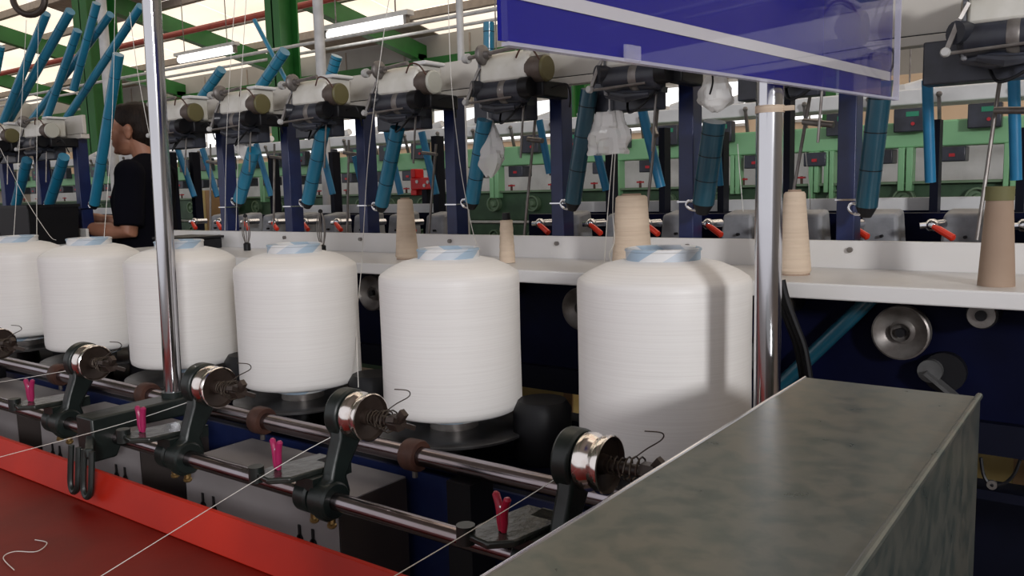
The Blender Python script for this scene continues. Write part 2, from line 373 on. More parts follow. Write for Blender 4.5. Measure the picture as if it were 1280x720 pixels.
def long_pipe(p, Y, r, name, label, cat, m_, x0, x1):
    a = at(*p, Y=Y)
    tag(MB().cyl((x0, Y, a.z), (x1, Y, a.z), r, n=10).build(name, m_, org=(a.x, Y, a.z)), label, cat)
long_pipe((240, 38), 8.8, 0.05, 'sprinkler_pipe', 'long thin red pipe running under the pale roof', 'pipe', 'red_pipe', XL+0.05, 5)
long_pipe((450, 54), 6.75, 0.017, 'cable_tray', 'slim grey conduit carrying the fluorescent lights under the roof', 'conduit', 'white_pole', XL+0.05, 5)
long_pipe((550, 24), 5.6, 0.017, 'cable_tray', 'slim grey conduit nearest the blue sign under the roof', 'conduit', 'white_pole', XL+0.05, 5)
# white vertical poles standing beyond the blue-tube machine
for px, wpx, Y, lab in ((400, 13, 2.9, 'white round pole rising in front of the green column'), (576, 9, 2.9, 'slim white pole rising left of the upright blue tube'), (131, 12, 3.0, 'pale pole behind the teal tubes above the worker')):
    a = at(px, 60, Y=Y)
    tag(MB().cyl((a.x, Y, 0), (a.x, Y, roof_z(Y)-0.1), pxw(wpx, a)/2, n=14).build('white_pole', 'white_pole', org=(a.x, Y, 0)), lab, 'pole')

# ------------------------------------------------------------------ machine with the blue tubes (middle)
ZS = 1.072; ZT = 1.127
def add_machine(root, x0, x1, posts, wheels):
    o = root.location
    def B(mb, name, m_, parent=root, **k): return mb.build(name, m_, parent, org=o, **k)
    B(MB().box(x0, x1, 1.474, 1.752, ZS-0.028, ZS), 'shelf', 'ledge_paint', bevel=0.003)
    st = B(MB().box(x0, x1, 1.752, 1.764, ZS-0.02, ZT), 'front_strip', 'ledge_paint', bevel=0.002)
    for x in posts:
        B(MB().cyl((x+0.02, 1.752, ZT-0.018), (x+0.02, 1.745, ZT-0.018), 0.0055, n=10), 'bolt', 'grey_metal', st)
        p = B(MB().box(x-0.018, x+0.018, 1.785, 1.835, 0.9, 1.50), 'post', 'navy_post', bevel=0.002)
        B(MB().box(x-0.02, x+0.02, 1.781, 1.84, 1.206, 1.2095), 'strap', 'chrome', p)
    bm_ = B(MB().box(x0, x1, 1.775, 1.79, 1.515, 1.590).box(x0, x1, 1.765, 1.80, 1.495, 1.513), 'beam', 'beige_paint', bevel=0.002)
    B(MB().box(x0, x1, 1.77, 1.775, 1.513, 1.5155), 'seam', 'black', bm_)
    # dark body under the shelf
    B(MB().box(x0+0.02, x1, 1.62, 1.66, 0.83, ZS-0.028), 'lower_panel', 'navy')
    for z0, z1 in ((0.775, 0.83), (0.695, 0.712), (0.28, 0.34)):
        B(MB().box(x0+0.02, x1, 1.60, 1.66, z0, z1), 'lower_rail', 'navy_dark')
    B(MB().box(x0+0.02, x1, 2.18, 2.20, 0.0, 0.50), 'rear_panel', 'navy_dark')
    n = int((x1-x0)/0.7)
    for i in range(n+1):
        x = x1-0.28-i*0.70
        if x > x0+0.05: B(MB().box(x-0.03, x+0.03, 1.605, 1.665, 0, 0.775), 'leg', 'navy_dark')
    for x in wheels:
        w1 = B(MB().lathe([(0.0, -0.006), (0.012, -0.012), (0.016, -0.02), (0.016, -0.012), (0.022, -0.006), (0.040, -0.018), (0.045, -0.024), (0.048, -0.022), (0.048, 0.0)], (x-0.128, 1.60, 0.978), 'Y', 32), 'guide_wheel', 'grey_metal')
        B(MB().cyl((x-0.128, 1.594, 0.978), (x-0.128, 1.577, 0.978), 0.008, n=12), 'hub', 'black', w1)
        B(MB().cyl((x-0.128, 1.62, 0.978), (x-0.128, 1.598, 0.978), 0.02, n=12), 'axle', 'black', w1)
        w2 = B(MB().cyl((x, 1.56, 1.022), (x, 1.55, 1.022), 0.021, n=24), 'drum', 'grey_metal')
        B(MB().cyl((x, 1.55, 1.022), (x, 1.545, 1.022), 0.009, n=14), 'hub', 'black', w2)
        B(MB().cyl((x, 1.62, 1.022), (x, 1.56, 1.022), 0.024, n=24), 'barrel', 'black', w2)
        w3 = B(MB().cyl((x-0.08, 1.60, 0.913), (x-0.08, 1.585, 0.913), 0.02, n=20), 'tension_roller', 'dull_grey')
        B(MB().bar((x-0.085, 1.583, 0.912), (x-0.035, 1.583, 0.872), 0.03, 0.006), 'lever_plate', 'dull_grey', w3)
        B(MB().cyl((x-0.06, 1.62, 0.91), (x-0.06, 1.60, 0.91), 0.035, n=20), 'housing', 'black', w3)
PX = [-0.124-0.35*k for k in range(8)]       # post positions from the right edge
MX0 = at(214, 300, Y=1.75).x; MX1 = 0.9
mach = thing('winding_machine', 'long navy winding machine with beige shelf, upright posts and dark lower body', 'machine', (-1.2, 1.75, 0))
add_machine(mach, MX0, MX1, PX, [-0.194+0.33, -0.194]+[-0.194-0.33*i for i in range(1, 8)])
LX = [-3.58, -3.93, -4.28, -4.63]
mach2 = thing('winding_machine', 'next navy winding machine beyond the worker at far left', 'machine', (-4.2, 1.75, 0))
add_machine(mach2, -5.6, at(108, 300, Y=1.75).x, LX, [-3.6, -3.95])

# far side of the machine: white strip, dark posts, casings with red levers
def far_side(root, x0, x1, xs_posts, casings):
    o = root.location
    def B(mb, name, m_, parent=root, **k): return mb.build(name, m_, parent, org=o, **k)
    zt = at(900, 250, Y=2.35).z; zb = at(900, 264, Y=2.35).z
    if isinstance(x0, (int, float)): segs = [(x0, x1)]
    else: segs = list(zip(x0, x1))
    for a, b in segs:
        B(MB().box(a, b, 2.35, 2.37, zb, zt), 'far_strip', 'far_white')
        B(MB().box(a, b, 2.34, 2.38, zb-0.06, zb), 'far_rail', 'navy')
        B(MB().box(a, b, 2.10, 2.14, 0.78, 1.168), 'bed', 'navy')
    for px, ytop, wpx in xs_posts:
        p = at(px, 240, Y=2.30); top = at(px, ytop, Y=2.30); wd = pxw(wpx, p)/2
        B(MB().box(p.x-wd*0.8, p.x+wd*0.8, 2.28, 2.32, 0.8, top.z), 'far_post', 'navy_dark')
    for x in casings:
        c = B(MB().add([(x-0.045, 1.93, 1.0), (x+0.05, 1.93, 1.0), (x+0.036, 1.95, 1.172), (x-0.036, 1.95, 1.172), (x-0.045, 2.02, 1.0), (x+0.05, 2.02, 1.0), (x+0.036, 2.02, 1.182), (x-0.036, 2.02, 1.182)],
                       [(0, 1, 2, 3), (7, 6, 5, 4), (0, 4, 5, 1), (1, 5, 6, 2), (2, 6, 7, 3), (3, 7, 4, 0)]), 'spindle_casing', 'cast_grey', bevel=0.008)
        for q in range(3): B(MB().cyl((x+0.028-0.01*q, 1.942, 1.075+0.025*q), (x+0.028-0.01*q, 1.932, 1.075+0.025*q), 0.0035, n=8), 'screw_hole', 'black', c)
        lx = x-0.045
        l1 = B(MB().cyl((lx+0.012, 1.93, 1.152), (lx+0.002, 1.895, 1.152), 0.010, n=14).ball((lx, 1.885, 1.152), 0.0135, 12).cyl((lx, 1.885, 1.152), (lx-0.022, 1.88, 1.150), 0.007, n=10), 'valve', 'chrome', c)
        h = B(MB().loft([(lx+0.004, 1.872, 1.150), (lx+0.016, 1.868, 1.144), (lx+0.043, 1.86, 1.128), (lx+0.045, 1.859, 1.127)], [0.005, 0.007, 0.0075, 0.004], 10), 'lever_handle', 'red_lever', c)
        h['label'] = 'red lever handle'
far_side(mach, (MX0, at(716, 280, Y=2.35).x), (at(566, 280, Y=2.35).x, MX1),
         ((217, 190, 10), (246, 190, 9), (344, 195, 8), (420, 190, 9), (549, 170, 11), (765, 180, 11), (831, 160, 10), (904, 165, 10), (1169, 150, 12), (1276, 160, 12), (984, 110, 14)),
         [-0.285+0.161-0.161*j for j in range(18) if not (-1.66 < -0.285+0.161-0.161*j < -1.29)])
far_side(mach2, -5.6, -3.95, ((60, 190, 8),), [-4.05-0.161*j for j in range(5)])

# motor heads
def head_proto(label, cap):
    t = thing('winding_unit', label, 'winding unit', (0, 0, 0), 'winding units along the machine top')
    arc = [(-0.03+0.045*math.cos(a)*-1.0, 0.005+0.05*math.sin(a)) for a in [R(x) for x in range(0, 91, 15)]]
    MB().prism([(0.03, -0.018), (-0.075, -0.018)]+arc+[(0.03, 0.055)], -0.12, 0.02).build('housing', 'head_cream', t, bevel=0.006, angle=40)
    MB().box(-0.01, 0.035, -0.05, 0.03, 0.052, 0.062).build('lid', 'white_plastic', t, bevel=0.003)
    d = MB().lathe([(0.0, -0.13), (0.024, -0.13), (0.030, -0.122), (0.030, 0.0), (0.024, 0.006), (0.0, 0.006)], (0, -0.055, -0.042), 'X', 24).build('drum', 'head_dark', t)
    MB().lathe([(0.0305, -0.06), (0.032, -0.056), (0.032, -0.045), (0.0305, -0.041)], (0, -0.055, -0.042), 'X', 24).build('band', 'grey_metal', d)
    mo = MB().lathe([(0.0, 0.01), (0.027, 0.01), (0.031, 0.014), (0.031, 0.055), (0.0, 0.055)], (0, -0.045, 0.004), 'X', 24).build('motor', 'motor_grey', t)
    MB().lathe([(0.0, 0.062), (0.027, 0.062), (0.030, 0.059), (0.030, 0.054)], (0, -0.045, 0.004), 'X', 24).build('cap', cap, mo)
    MB().lathe([(0.0, 0.03), (0.022, 0.03), (0.024, 0.026), (0.024, 0.004), (0.0, 0.004)], (0, -0.07, -0.038), 'X', 20).build('knob', 'black', t)
    s = MB().cyl((-0.16, -0.075, 0.045), (0.0, -0.078, 0.055), 0.005, n=10).build('spindle', 'grey_metal', t)
    MB().lathe([(0.0, -0.113), (0.022, -0.113), (0.024, -0.111), (0.024, -0.103), (0.022, -0.101), (0.010, -0.098), (0.009, -0.085), (0.0, -0.085)], (0, -0.076, 0.048), 'X', 20).build('flange', 'flange_grey', s)
    MB().lathe([(0.0, -0.166), (0.010, -0.166), (0.012, -0.160), (0.012, -0.150), (0.0, -0.150)], (0, -0.075, 0.045), 'X', 14).build('end_ring', 'dial_white', s)
    a = MB().bar((-0.13, -0.08, -0.008), (-0.145, -0.09, -0.055), 0.008, 0.006).bar((-0.118, -0.075, 0.018), (-0.13, -0.08, -0.008), 0.008, 0.006).build('guide_arm', 'grey_metal', t)
    MB().lathe([(0.0, -0.103), (0.006, -0.103), (0.008, -0.100), (0.008, -0.092), (0.0, -0.092)], (-0.147, 0, -0.062), 'Y', 16).build('roller', 'dial_white', a)
    MB().cyl((-0.147, -0.092, -0.064), (-0.02, -0.08, -0.058), 0.003, n=8).build('rod', 'grey_metal', t)
    g = MB()
    g.loft([(-0.13, -0.05, -0.072), (-0.08, -0.06, -0.078), (-0.01, -0.05, -0.072)], [0.008, 0.016, 0.008], 10)
    g.bar((-0.12, -0.03, -0.06), (0.0, -0.03, -0.07), 0.03, 0.012)
    g.bar((-0.13, -0.075, -0.03), (-0.125, -0.03, -0.07), 0.012, 0.02).cyl((-0.135, -0.085, -0.03), (-0.118, -0.06, -0.03), 0.020, n=16)
    g.loft([(-0.10, -0.085, -0.075), (-0.06, -0.09, -0.085), (-0.015, -0.075, -0.082)], [0.006, 0.010, 0.006], 10)
    g.build('linkage', 'head_dark', t)
    MB().lathe([(0.0, -0.132), (0.018, -0.132), (0.022, -0.128), (0.022, -0.121), (0.0, -0.121)], (0, -0.04, 0.012), 'X', 20).build('side_disc', 'grey_metal', t)
    MB().box(-0.128, -0.119, -0.07, 0.03, -0.075, 0.035).build('side_plate', 'cast_grey', t, bevel=0.003)
    MB().loft(smooth_path([(-0.005, -0.08, 0.03), (0.015, -0.085, 0.05), (0.04, -0.08, 0.045), (0.055, -0.07, 0.02)]), 0.0022, 6).build('lead', 'rust', t)
    MB().loft(smooth_path([(0.06, -0.03, -0.04), (0.10, -0.03, -0.035), (0.105, -0.02, -0.06), (0.09, 0.0, -0.085)]), 0.0022, 6).build('lead', 'black', t)
    MB().box(0.018, 0.05, -0.05, 0.06, -0.06, -0.022).build('bracket', 'black', t, bevel=0.004)
    MB().loft(smooth_path([(0.0, -0.05, -0.06), (-0.03, -0.07, -0.10), (-0.07, -0.06, -0.115), (-0.09, -0.03, -0.085)]), 0.0028, 6).build('cable', 'black', t)
    bx = MB().box(-0.2, -0.035, 0.0, 0.05, -0.105, -0.028).build('control_box', 'head_dark', t, bevel=0.003)
    MB().cyl((-0.11, 0.01, -0.06), (-0.11, -0.002, -0.06), 0.011, n=14).build('plug', 'oily_brown', bx)
    MB().cyl((-0.06, -0.0, -0.05), (-0.04, -0.03, -0.045), 0.0025, n=6).build('pin', 'chrome', bx)
    MB().cyl((-0.015, -0.04, -0.075), (-0.02, -0.05, -0.20), 0.0028, n=8).build('drop_rod', 'grey_metal', t)
    return t
HL = ['grey winding unit cut off by the upper right corner', 'dark winding unit mostly hidden behind the right end of the sign', 'dark winding unit with box under the blue sign',
      'cream winding unit with flanged spindle touching the left end of the blue sign', 'cream winding unit with pale cap between the two white poles',
      'cream winding unit with olive cap at the foot of the thick white pole', 'cream winding unit with olive cap in front of the green column', 'cream winding unit with olive cap, nearest the left chrome pole']
protoA = head_proto(HL[0], 'olive'); protoB = head_proto(HL[4], 'cream_cap')
HZ = 1.52
for k, x in enumerate(PX):
    o = protoA if k == 0 else protoB if k == 4 else copy_tree(protoA)
    o.location = (x, 1.71, HZ); o['label'] = HL[k]
for x, lab in zip(LX[:3], ('cream winding unit with pale cap above the black tubs, beside the worker', 'cream winding unit with olive cap cut by the left edge, left of the pale-capped one', 'winding unit mostly outside the left edge')):
    if lab.startswith('winding'): continue
    o = copy_tree(protoB if 'pale' in lab[:40] else protoA); o.location = (x+0.02, 1.71, HZ); o['label'] = lab

# blue tubes
def tube(p, q, wpx, Y0, Y1, m_, name, label, group, tip=True, band=True):
    a = at(*p, Y=Y0); b = at(*q, Y=Y1); r = pxw(wpx, (a+b)/2)/2
    t = thing(name, label, 'tube', a, group); d = b-a; L = d.length; u = d.normalized()
    MB().cyl((0, 0, 0), d, r, n=24).build('body', m_, t)
    if tip:
        MB().loft([-u*r*1.0, -u*r*0.2, u*0.001], [r*0.55, r*0.9, r*0.98], 16).build('end_plug', 'black', t)
        hk = smooth_path([Vector((-r*0.5, -0.004, 0.0)), Vector((-r*1.2, -0.008, 0.006)), Vector((-r*1.5, -0.008, -0.004)), Vector((-r*1.0, -0.008, -0.014)), Vector((-r*0.2, -0.006, -0.014))])
        MB().loft(hk, 0.003, 8).build('hook', 'chrome', t)
    if band:
        for f in (0.3, 0.6, 0.86):
            c = d*f; MB().loft([c-u*0.001, c+u*0.001], r*1.015, 24, caps=False).build('joint_ring', 'black', t)
    return t
G1 = 'teal yarn tubes hanging from the winding machine'
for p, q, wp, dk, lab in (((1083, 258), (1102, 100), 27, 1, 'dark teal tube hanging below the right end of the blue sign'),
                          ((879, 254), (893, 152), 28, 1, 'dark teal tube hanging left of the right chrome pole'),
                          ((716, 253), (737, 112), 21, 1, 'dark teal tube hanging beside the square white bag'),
                          ((590, 252), (606, 150), 19, 0, 'teal tube hanging half behind the pointed white bag'),
                          ((477, 256), (497, 160), 18, 0, 'teal tube hanging directly above the leftmost beige cone'),
                          ((385, 252), (404, 160), 17, 0, 'teal tube hanging below the thick white pole'),
                          ((299, 250), (317, 188), 16, 0, 'short teal tube hanging right of the left chrome pole'),
                          ((118, 255), (148, 68), 13, 0, 'long teal tube leaning in front of the worker'),
                          ((62, 254), (80, 196), 13, 0, 'short teal tube hanging right of the black tub at far left'),
                          ((20, 256), (34, 200), 12, 0, 'short teal tube hanging above the left black tub')):
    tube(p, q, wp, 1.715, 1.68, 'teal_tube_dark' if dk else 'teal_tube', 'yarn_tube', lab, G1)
G2 = 'teal tubes leaning above the machine tops'
for iu, (p, q, wp, lab) in enumerate((((4, 152), (58, 17), 10, 'teal tube at far left leaning right, second from the frame edge'),
                      ((12, 148), (88, 14), 11, 'teal tube at far left crossing over its shorter neighbour'),
                      ((58, 148), (97, 38), 10, 'shorter teal tube between the long crossing ones at far left'),
                      ((40, 150), (138, 18), 9, 'thin long teal tube leaning behind the steep one'),
                      ((92, 112), (121, 4), 10, 'steep teal tube whose top reaches the upper frame edge'),
                      ((84, 147), (176, 8), 10, 'longest teal tube leaning right to the left chrome pole'),
                      ((-4, 90), (2, 58), 8, 'stub of teal tube cut by the left frame edge'),
                      ((252, 122), (277, 87), 12, 'short teal tube standing behind the head nearest the left pole'),
                      ((325, 110), (356, 64), 14, 'short thick teal tube leaning on the head by the green column'),
                      ((413, 97), (421, 70), 14, 'teal tube stub beside the foot of the thick white pole'),
                      ((611, 112), (611, 28), 14, 'upright teal tube left of the blue sign'),
                      ((1127, 20), (1142, -25), 26, 'thick teal tube end right of the blue sign at the upper edge'))):
    tube(p, q, wp, 1.84+0.05*(iu % 2), 1.84+0.05*(iu % 2), 'teal_tube', 'yarn_tube', lab, G2, tip=False)
tube((368, 120), (318, 25), 5.5, 1.95, 1.95, 'teal_tube', 'yarn_tube', 'thin teal tube crossing behind the short thick one by the green column', G2, tip=False, band=False)
G3 = 'small blue tubes on the far side of the machine'
BL = [((243, 246), (220, 180), 7), ((272, 246), (253, 186), 7), ((339, 245), (320, 180), 7), ((416, 243), (398, 170), 8), ((451, 228), (443, 195), 7), ((501, 243), (480, 150), 8), ((545, 243), (527, 165), 9),
      ((687, 217), (674, 150), 9), ((758, 238), (744, 180), 10), ((826, 234), (803, 138), 12), ((900, 232), (894, 150), 9), ((1163, 228), (1159, 100), 13), ((1270, 225), (1267, 84), 14)]
BN = ['just right of the left chrome pole, leftmost of the row', 'second to the right of the left chrome pole', 'behind the post by the green column', 'below the thick white pole', 'just left of the post above the left beige cone', 'crossing behind the tube above the left beige cone',
      'right of the red plastic block', 'left of the post under the blue sign', 'under the square white bag', 'left of the dark post under the sign, longest in the middle', 'behind the dark tube left of the right pole', 'upright between the two green display boxes at right', 'upright near the right frame edge']
for (p, q, wp), lab in zip(BL, BN):
    tube(p, q, wp, 2.22, 2.20, 'blue_tube', 'small_tube', 'small blue tube '+lab, G3, tip=False, band=False)
tube((975, 482), (1098, 364), 19, 1.585, 1.585, 'teal_tube_dark', 'lower_tube', 'dim blue tube lying diagonally under the shelf behind the right chrome pole', None, tip=False, band=False)  # shade under the shelf put into the darker tube colour

# guide rods with rollers
for a, b, r0, r1, wr, lab in (((1252, 85), (1221, 300), (1243, 138), (1282, 138), 11, 'dark slanted guide rod with grey roller near the right frame edge'),
                              ((1016, 100), (988, 262), (1004, 152), (1042, 156), 10, 'dark slanted guide rod with grey roller below the blue sign'),
                              ((825, 110), (809, 260), (816, 160), (820, 170), 10, 'thin guide rod with a round roller right of the square bag'),
                              ((669, 150), (655, 296), (660, 174), (678, 176), 8, 'thin guide rod with roller left of the post under the sign'),
                              ((545, 180), (536, 292), (528, 191), (546, 193), 5, 'thin guide rod right of the red plastic block'),
                              ((436, 175), (434, 292), (430, 191), (449, 193), 5, 'thin guide rod left of the post above the left cone'),
                              ((343, 180), (342, 288), (338, 196), (354, 198), 5, 'thin guide rod right of the short teal tube by the left pole'),
                              ((263, 180), (263, 288), (259, 202), (272, 204), 5, 'thin guide rod left of the post nearest the left pole')):
    A = at(*a, Y=1.88); Bp = at(*b, Y=1.86)
    t = thing('guide_rod', lab, 'rod', Bp, 'slanted guide rods on the winding machine')
    MB().cyl((0, 0, 0), A-Bp, 0.0038, n=8).build('rod', 'grey_metal', t)
    MB().cyl(at(*r0, Y=1.855)-Bp, at(*r1, Y=1.845)-Bp, pxw(wr, A)/2*0.8, n=16).build('roller', 'grey_metal', t)

# cones on the shelf
def cone(px, ybase, ytop, wt, wb_, Y, label, kind='yarn'):
    if ybase is None: base = at(px, 320, Y=Y); base.z = ZS
    else:
        base = at(px, ybase, Z=ZS)
    top = at(px, ytop, Y=base.y); h = top.z-ZS
    rb = pxw(wb_, base)/2; rt = pxw(wt, base)/2
    t = thing('yarn_cone', label, 'yarn cone', base, 'beige cones on the machine shelf')
    if kind == 'yarn':
        prof = [(rb*0.9, 0.003), (rb, 0.008)]+[(rb+(rt-rb)*f, 0.008+(h-0.02)*f) for f in (0.15, 0.3, 0.45, 0.6, 0.75, 0.9)]+[(rt, h-0.008), (rt*0.85, h-0.004), (rt*0.6, h-0.004)]
        MB().lathe(prof, n=28).build('yarn', 'cone_yarn', t)
        MB().lathe([(rb*0.93, 0.0), (rb*0.9, 0.004), (rt*0.62, h-0.004), (rt*0.60, h), (rt*0.5, h), (rt*0.48, h-0.03), (0, h-0.03)], n=20).build('tube', 'cone_card', t)
    elif kind == 'thin':
        MB().lathe([(rb, 0.001)]+[(rb+(rt-rb)*f+0.001*(i % 2), h*0.85*f) for i, f in enumerate((0.1, 0.2, 0.3, 0.4, 0.5, 0.6, 0.7, 0.8, 0.9, 1))]+[(rt*0.7, h*0.86)], n=24).build('yarn', 'cone_yarn', t)
        MB().lathe([(rt*0.7, h*0.84), (rt*0.66, h), (0, h)], n=18).build('tube', 'black', t)
    else:
        MB().lathe([(rb, 0), (rb*1.0, 0.004), (rt, h*0.9), (0, h*0.9)], n=28).build('tube', 'cone_card', t)
        MB().lathe([(rt*1.08, h*0.86), (rt*1.08, h), (rt*0.9, h), (rt*0.85, h*0.9)], n=24).build('tip', 'cone_tip', t)
cone(509, None, 247, 19, 29, 1.60, 'slim beige yarn cone just behind the third package from the box')
cone(634, None, 266, 15, 20, 1.60, 'small thin beige cone with black tip at the shelf centre', 'thin')
cone(790, None, 242, 39, 50, 1.60, 'largest beige yarn cone directly behind the nearest white package')
cone(992, 343, 237, 26, 42, 1.6, 'beige yarn cone just right of the right chrome pole')
cone(1245, 357, 233, 30, 42, 1.6, 'bare brown cardboard cone with olive tip near the right frame edge', 'card')

# wire whisks on the shelf
for px, y0, y1, lab in ((403, 313, 262, 'black wire whisk standing on the shelf behind the third package from left'), (309, 310, 268, 'black wire whisk standing on the shelf left of the other whisk')):
    base = at(px, y0, Y=1.66); base.z = ZS; H = at(px, y1, Y=1.66).z-ZS
    t = thing('wire_whisk', lab, 'whisk', base, 'wire whisks on the shelf')
    MB().lathe([(0.0, 0), (0.011, 0), (0.011, 0.022), (0.006, 0.026), (0, 0.026)], n=14).build('socket', 'black', t)
    for k in range(5):
        a = 2*math.pi*k/5; c, s_ = math.cos(a), math.sin(a)
        MB().loft(smooth_path([(0.004*c, 0.004*s_, 0.02), (0.012*c, 0.012*s_, H*0.45), (0.011*c, 0.011*s_, H*0.75), (0.003*c, 0.003*s_, H*0.95)]), 0.0016, 6).build('wire', 'grey_metal', t)
    MB().ball((0, 0, H*0.96), 0.007, 10).build('knot', 'black', t)

# plastic bags
def bag(px, ytop, ybot, wtop, wbot, Y, label, point=False, seed=0):
    a = at(px, ytop, Y=Y); b = at(px, ybot, Y=Y); H = a.z-b.z
    wt = pxw(wtop, a)/2; wbm = pxw(wbot, a)/2
    mb = MB(); n = 28; rows = 14; vs_ = []
    for i in range(rows):
        f = i/(rows-1)
        wd = wt+(wbm-wt)*min(1, f*1.6) if not point else wt+(wbm-wt)*math.sin(min(1, f*1.25)*math.pi/2)
        if point and f > 0.72: wd *= 1-0.78*((f-0.72)/0.28)
        for k in range(n):
            an = 2*math.pi*k/n
            q = 1+0.14*noise.noise(Vector((math.cos(an)*6, math.sin(an)*6, f*9+seed*3)))+0.28*(noise.noise(Vector((math.cos(an)*2.2, math.sin(an)*2.2, f*3+seed*7)))) + 0.06*math.sin(an*5+seed+f*2)
            vs_.append((wd*q*math.cos(an), wd*0.5*q*math.sin(an), -H*f+0.006*noise.noise(Vector((an, f*5, seed)))))
    fs = [(i*n+k, i*n+(k+1) % n, (i+1)*n+(k+1) % n, (i+1)*n+k) for i in range(rows-1) for k in range(n)]
    fs += [tuple(range(n))]
    if point: fs += [tuple((rows-1)*n+k for k in range(n))]
    mb.add(vs_, fs)
    t = thing('plastic_bag', label, 'bag', a, 'clear bags hung on the machine')
    mb.build('film', 'poly_bag', t, angle=16)
    MB().cyl((0, 0, -0.005), (0, 0.0, 0.035), 0.002, n=6).ball((0, 0, 0), 0.006, 8).build('tie', 'white_plastic', t)
bag(610, 150, 221, 14, 46, 1.70, 'pointed white plastic bag hanging left of the post under the sign', True, 1)
bag(762, 140, 193, 34, 56, 1.70, 'open square-ended white plastic bag hanging in the centre', False, 2)
bag(895, 95, 140, 22, 46, 1.75, 'small crumpled clear bag under the right half of the blue sign', True, 3)
bag(303, 158, 200, 12, 26, 1.75, 'small clear bag hanging near the left chrome pole', True, 4)

# red block behind
a = at(528, 240, Y=2.45); t = thing('red_block', 'bright red plastic holder with two raised ears beyond the machine', 'holder', a)
s_ = pxw(1, a)
MB().box(-20*s_, 17*s_, 0, 0.05, 3*s_, 18*s_).build('body', 'red_plastic', t, bevel=0.004)
MB().box(-19*s_, -11*s_, 0, 0.05, 18*s_, 29*s_).build('ear', 'red_plastic', t, bevel=0.003)
MB().box(9*s_, 17*s_, 0, 0.05, 18*s_, 31*s_).build('ear', 'red_plastic', t, bevel=0.003)
MB().box(-20*s_, -10*s_, 0, 0.05, -4*s_, 3*s_).build('foot', 'red_plastic', t, bevel=0.003)
MB().box(-4*s_, 4*s_, 0.01, 0.04, -(a.z-1.0), 3*s_).build('stem', 'navy_dark', t)
for dx, dz in ((-8, 13), (4, 8), (10, 12)): MB().cyl((dx*s_, 0, dz*s_), (dx*s_, -0.004, dz*s_), 2.2*s_, n=10).build('screw', 'white_plastic', t)

# ------------------------------------------------------------------ green machine beyond
YG = 3.6
gm = thing('green_machine', 'long pale green machine with display boxes beyond the navy one', 'machine', (-2.5, YG, 0))
def G(mb, name, m_, parent=gm, **k): return mb.build(name, m_, parent, org=gm.location, **k)
zb0 = at(660, 206, Y=YG).z; zb1 = at(660, 182, Y=YG).z
GX0, GX1 = -11.0, 1.5
G(MB().box(GX0, GX1, YG, YG+0.12, zb0, zb1), 'main_beam', 'machine_green', bevel=0.006)
G(MB().box(GX0, GX1, YG+0.05, YG+0.25, zb1+0.07, zb1+0.13), 'top_rail', 'white_plastic', bevel=0.006)
G(MB().box(GX0, GX1, YG+1.3, YG+1.34, 0.0, 1.46), 'background_panel', 'far_white')  # added pale panel standing in for the bright background beyond
zg0 = at(1100, 268, Y=YG).z; zg1 = at(1100, 230, Y=YG).z
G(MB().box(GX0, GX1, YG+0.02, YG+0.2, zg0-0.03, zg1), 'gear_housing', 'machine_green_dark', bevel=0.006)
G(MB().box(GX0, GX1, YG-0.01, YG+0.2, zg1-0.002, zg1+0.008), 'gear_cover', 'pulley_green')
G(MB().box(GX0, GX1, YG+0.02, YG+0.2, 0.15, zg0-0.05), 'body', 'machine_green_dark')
for i in range(8): G(MB().box(GX1-0.3-1.5*i, GX1-0.2-1.5*i, YG+0.02, YG+0.15, 0, 0.16), 'foot', 'machine_green_dark')
for px, wd in ((620, 14), (772, 10), (920, 12), (1018, 12), (1037, 12), (1132, 17), (460, 9), (330, 9), (1262, 14)):
    p = at(px, 230, Y=YG); hw = pxw(wd, p)/2
    G(MB().box(p.x-hw, p.x-hw*0.1, YG-0.02, YG+0.04, zg1-0.03 if px != 1018 else zg0-0.03, zb0), 'column', 'machine_green', bevel=0.003)
    G(MB().box(p.x+hw*0.1, p.x+hw, YG-0.02, YG+0.04, zg1-0.03 if px != 1037 else zg0-0.03, zb0), 'column', 'machine_green', bevel=0.003)
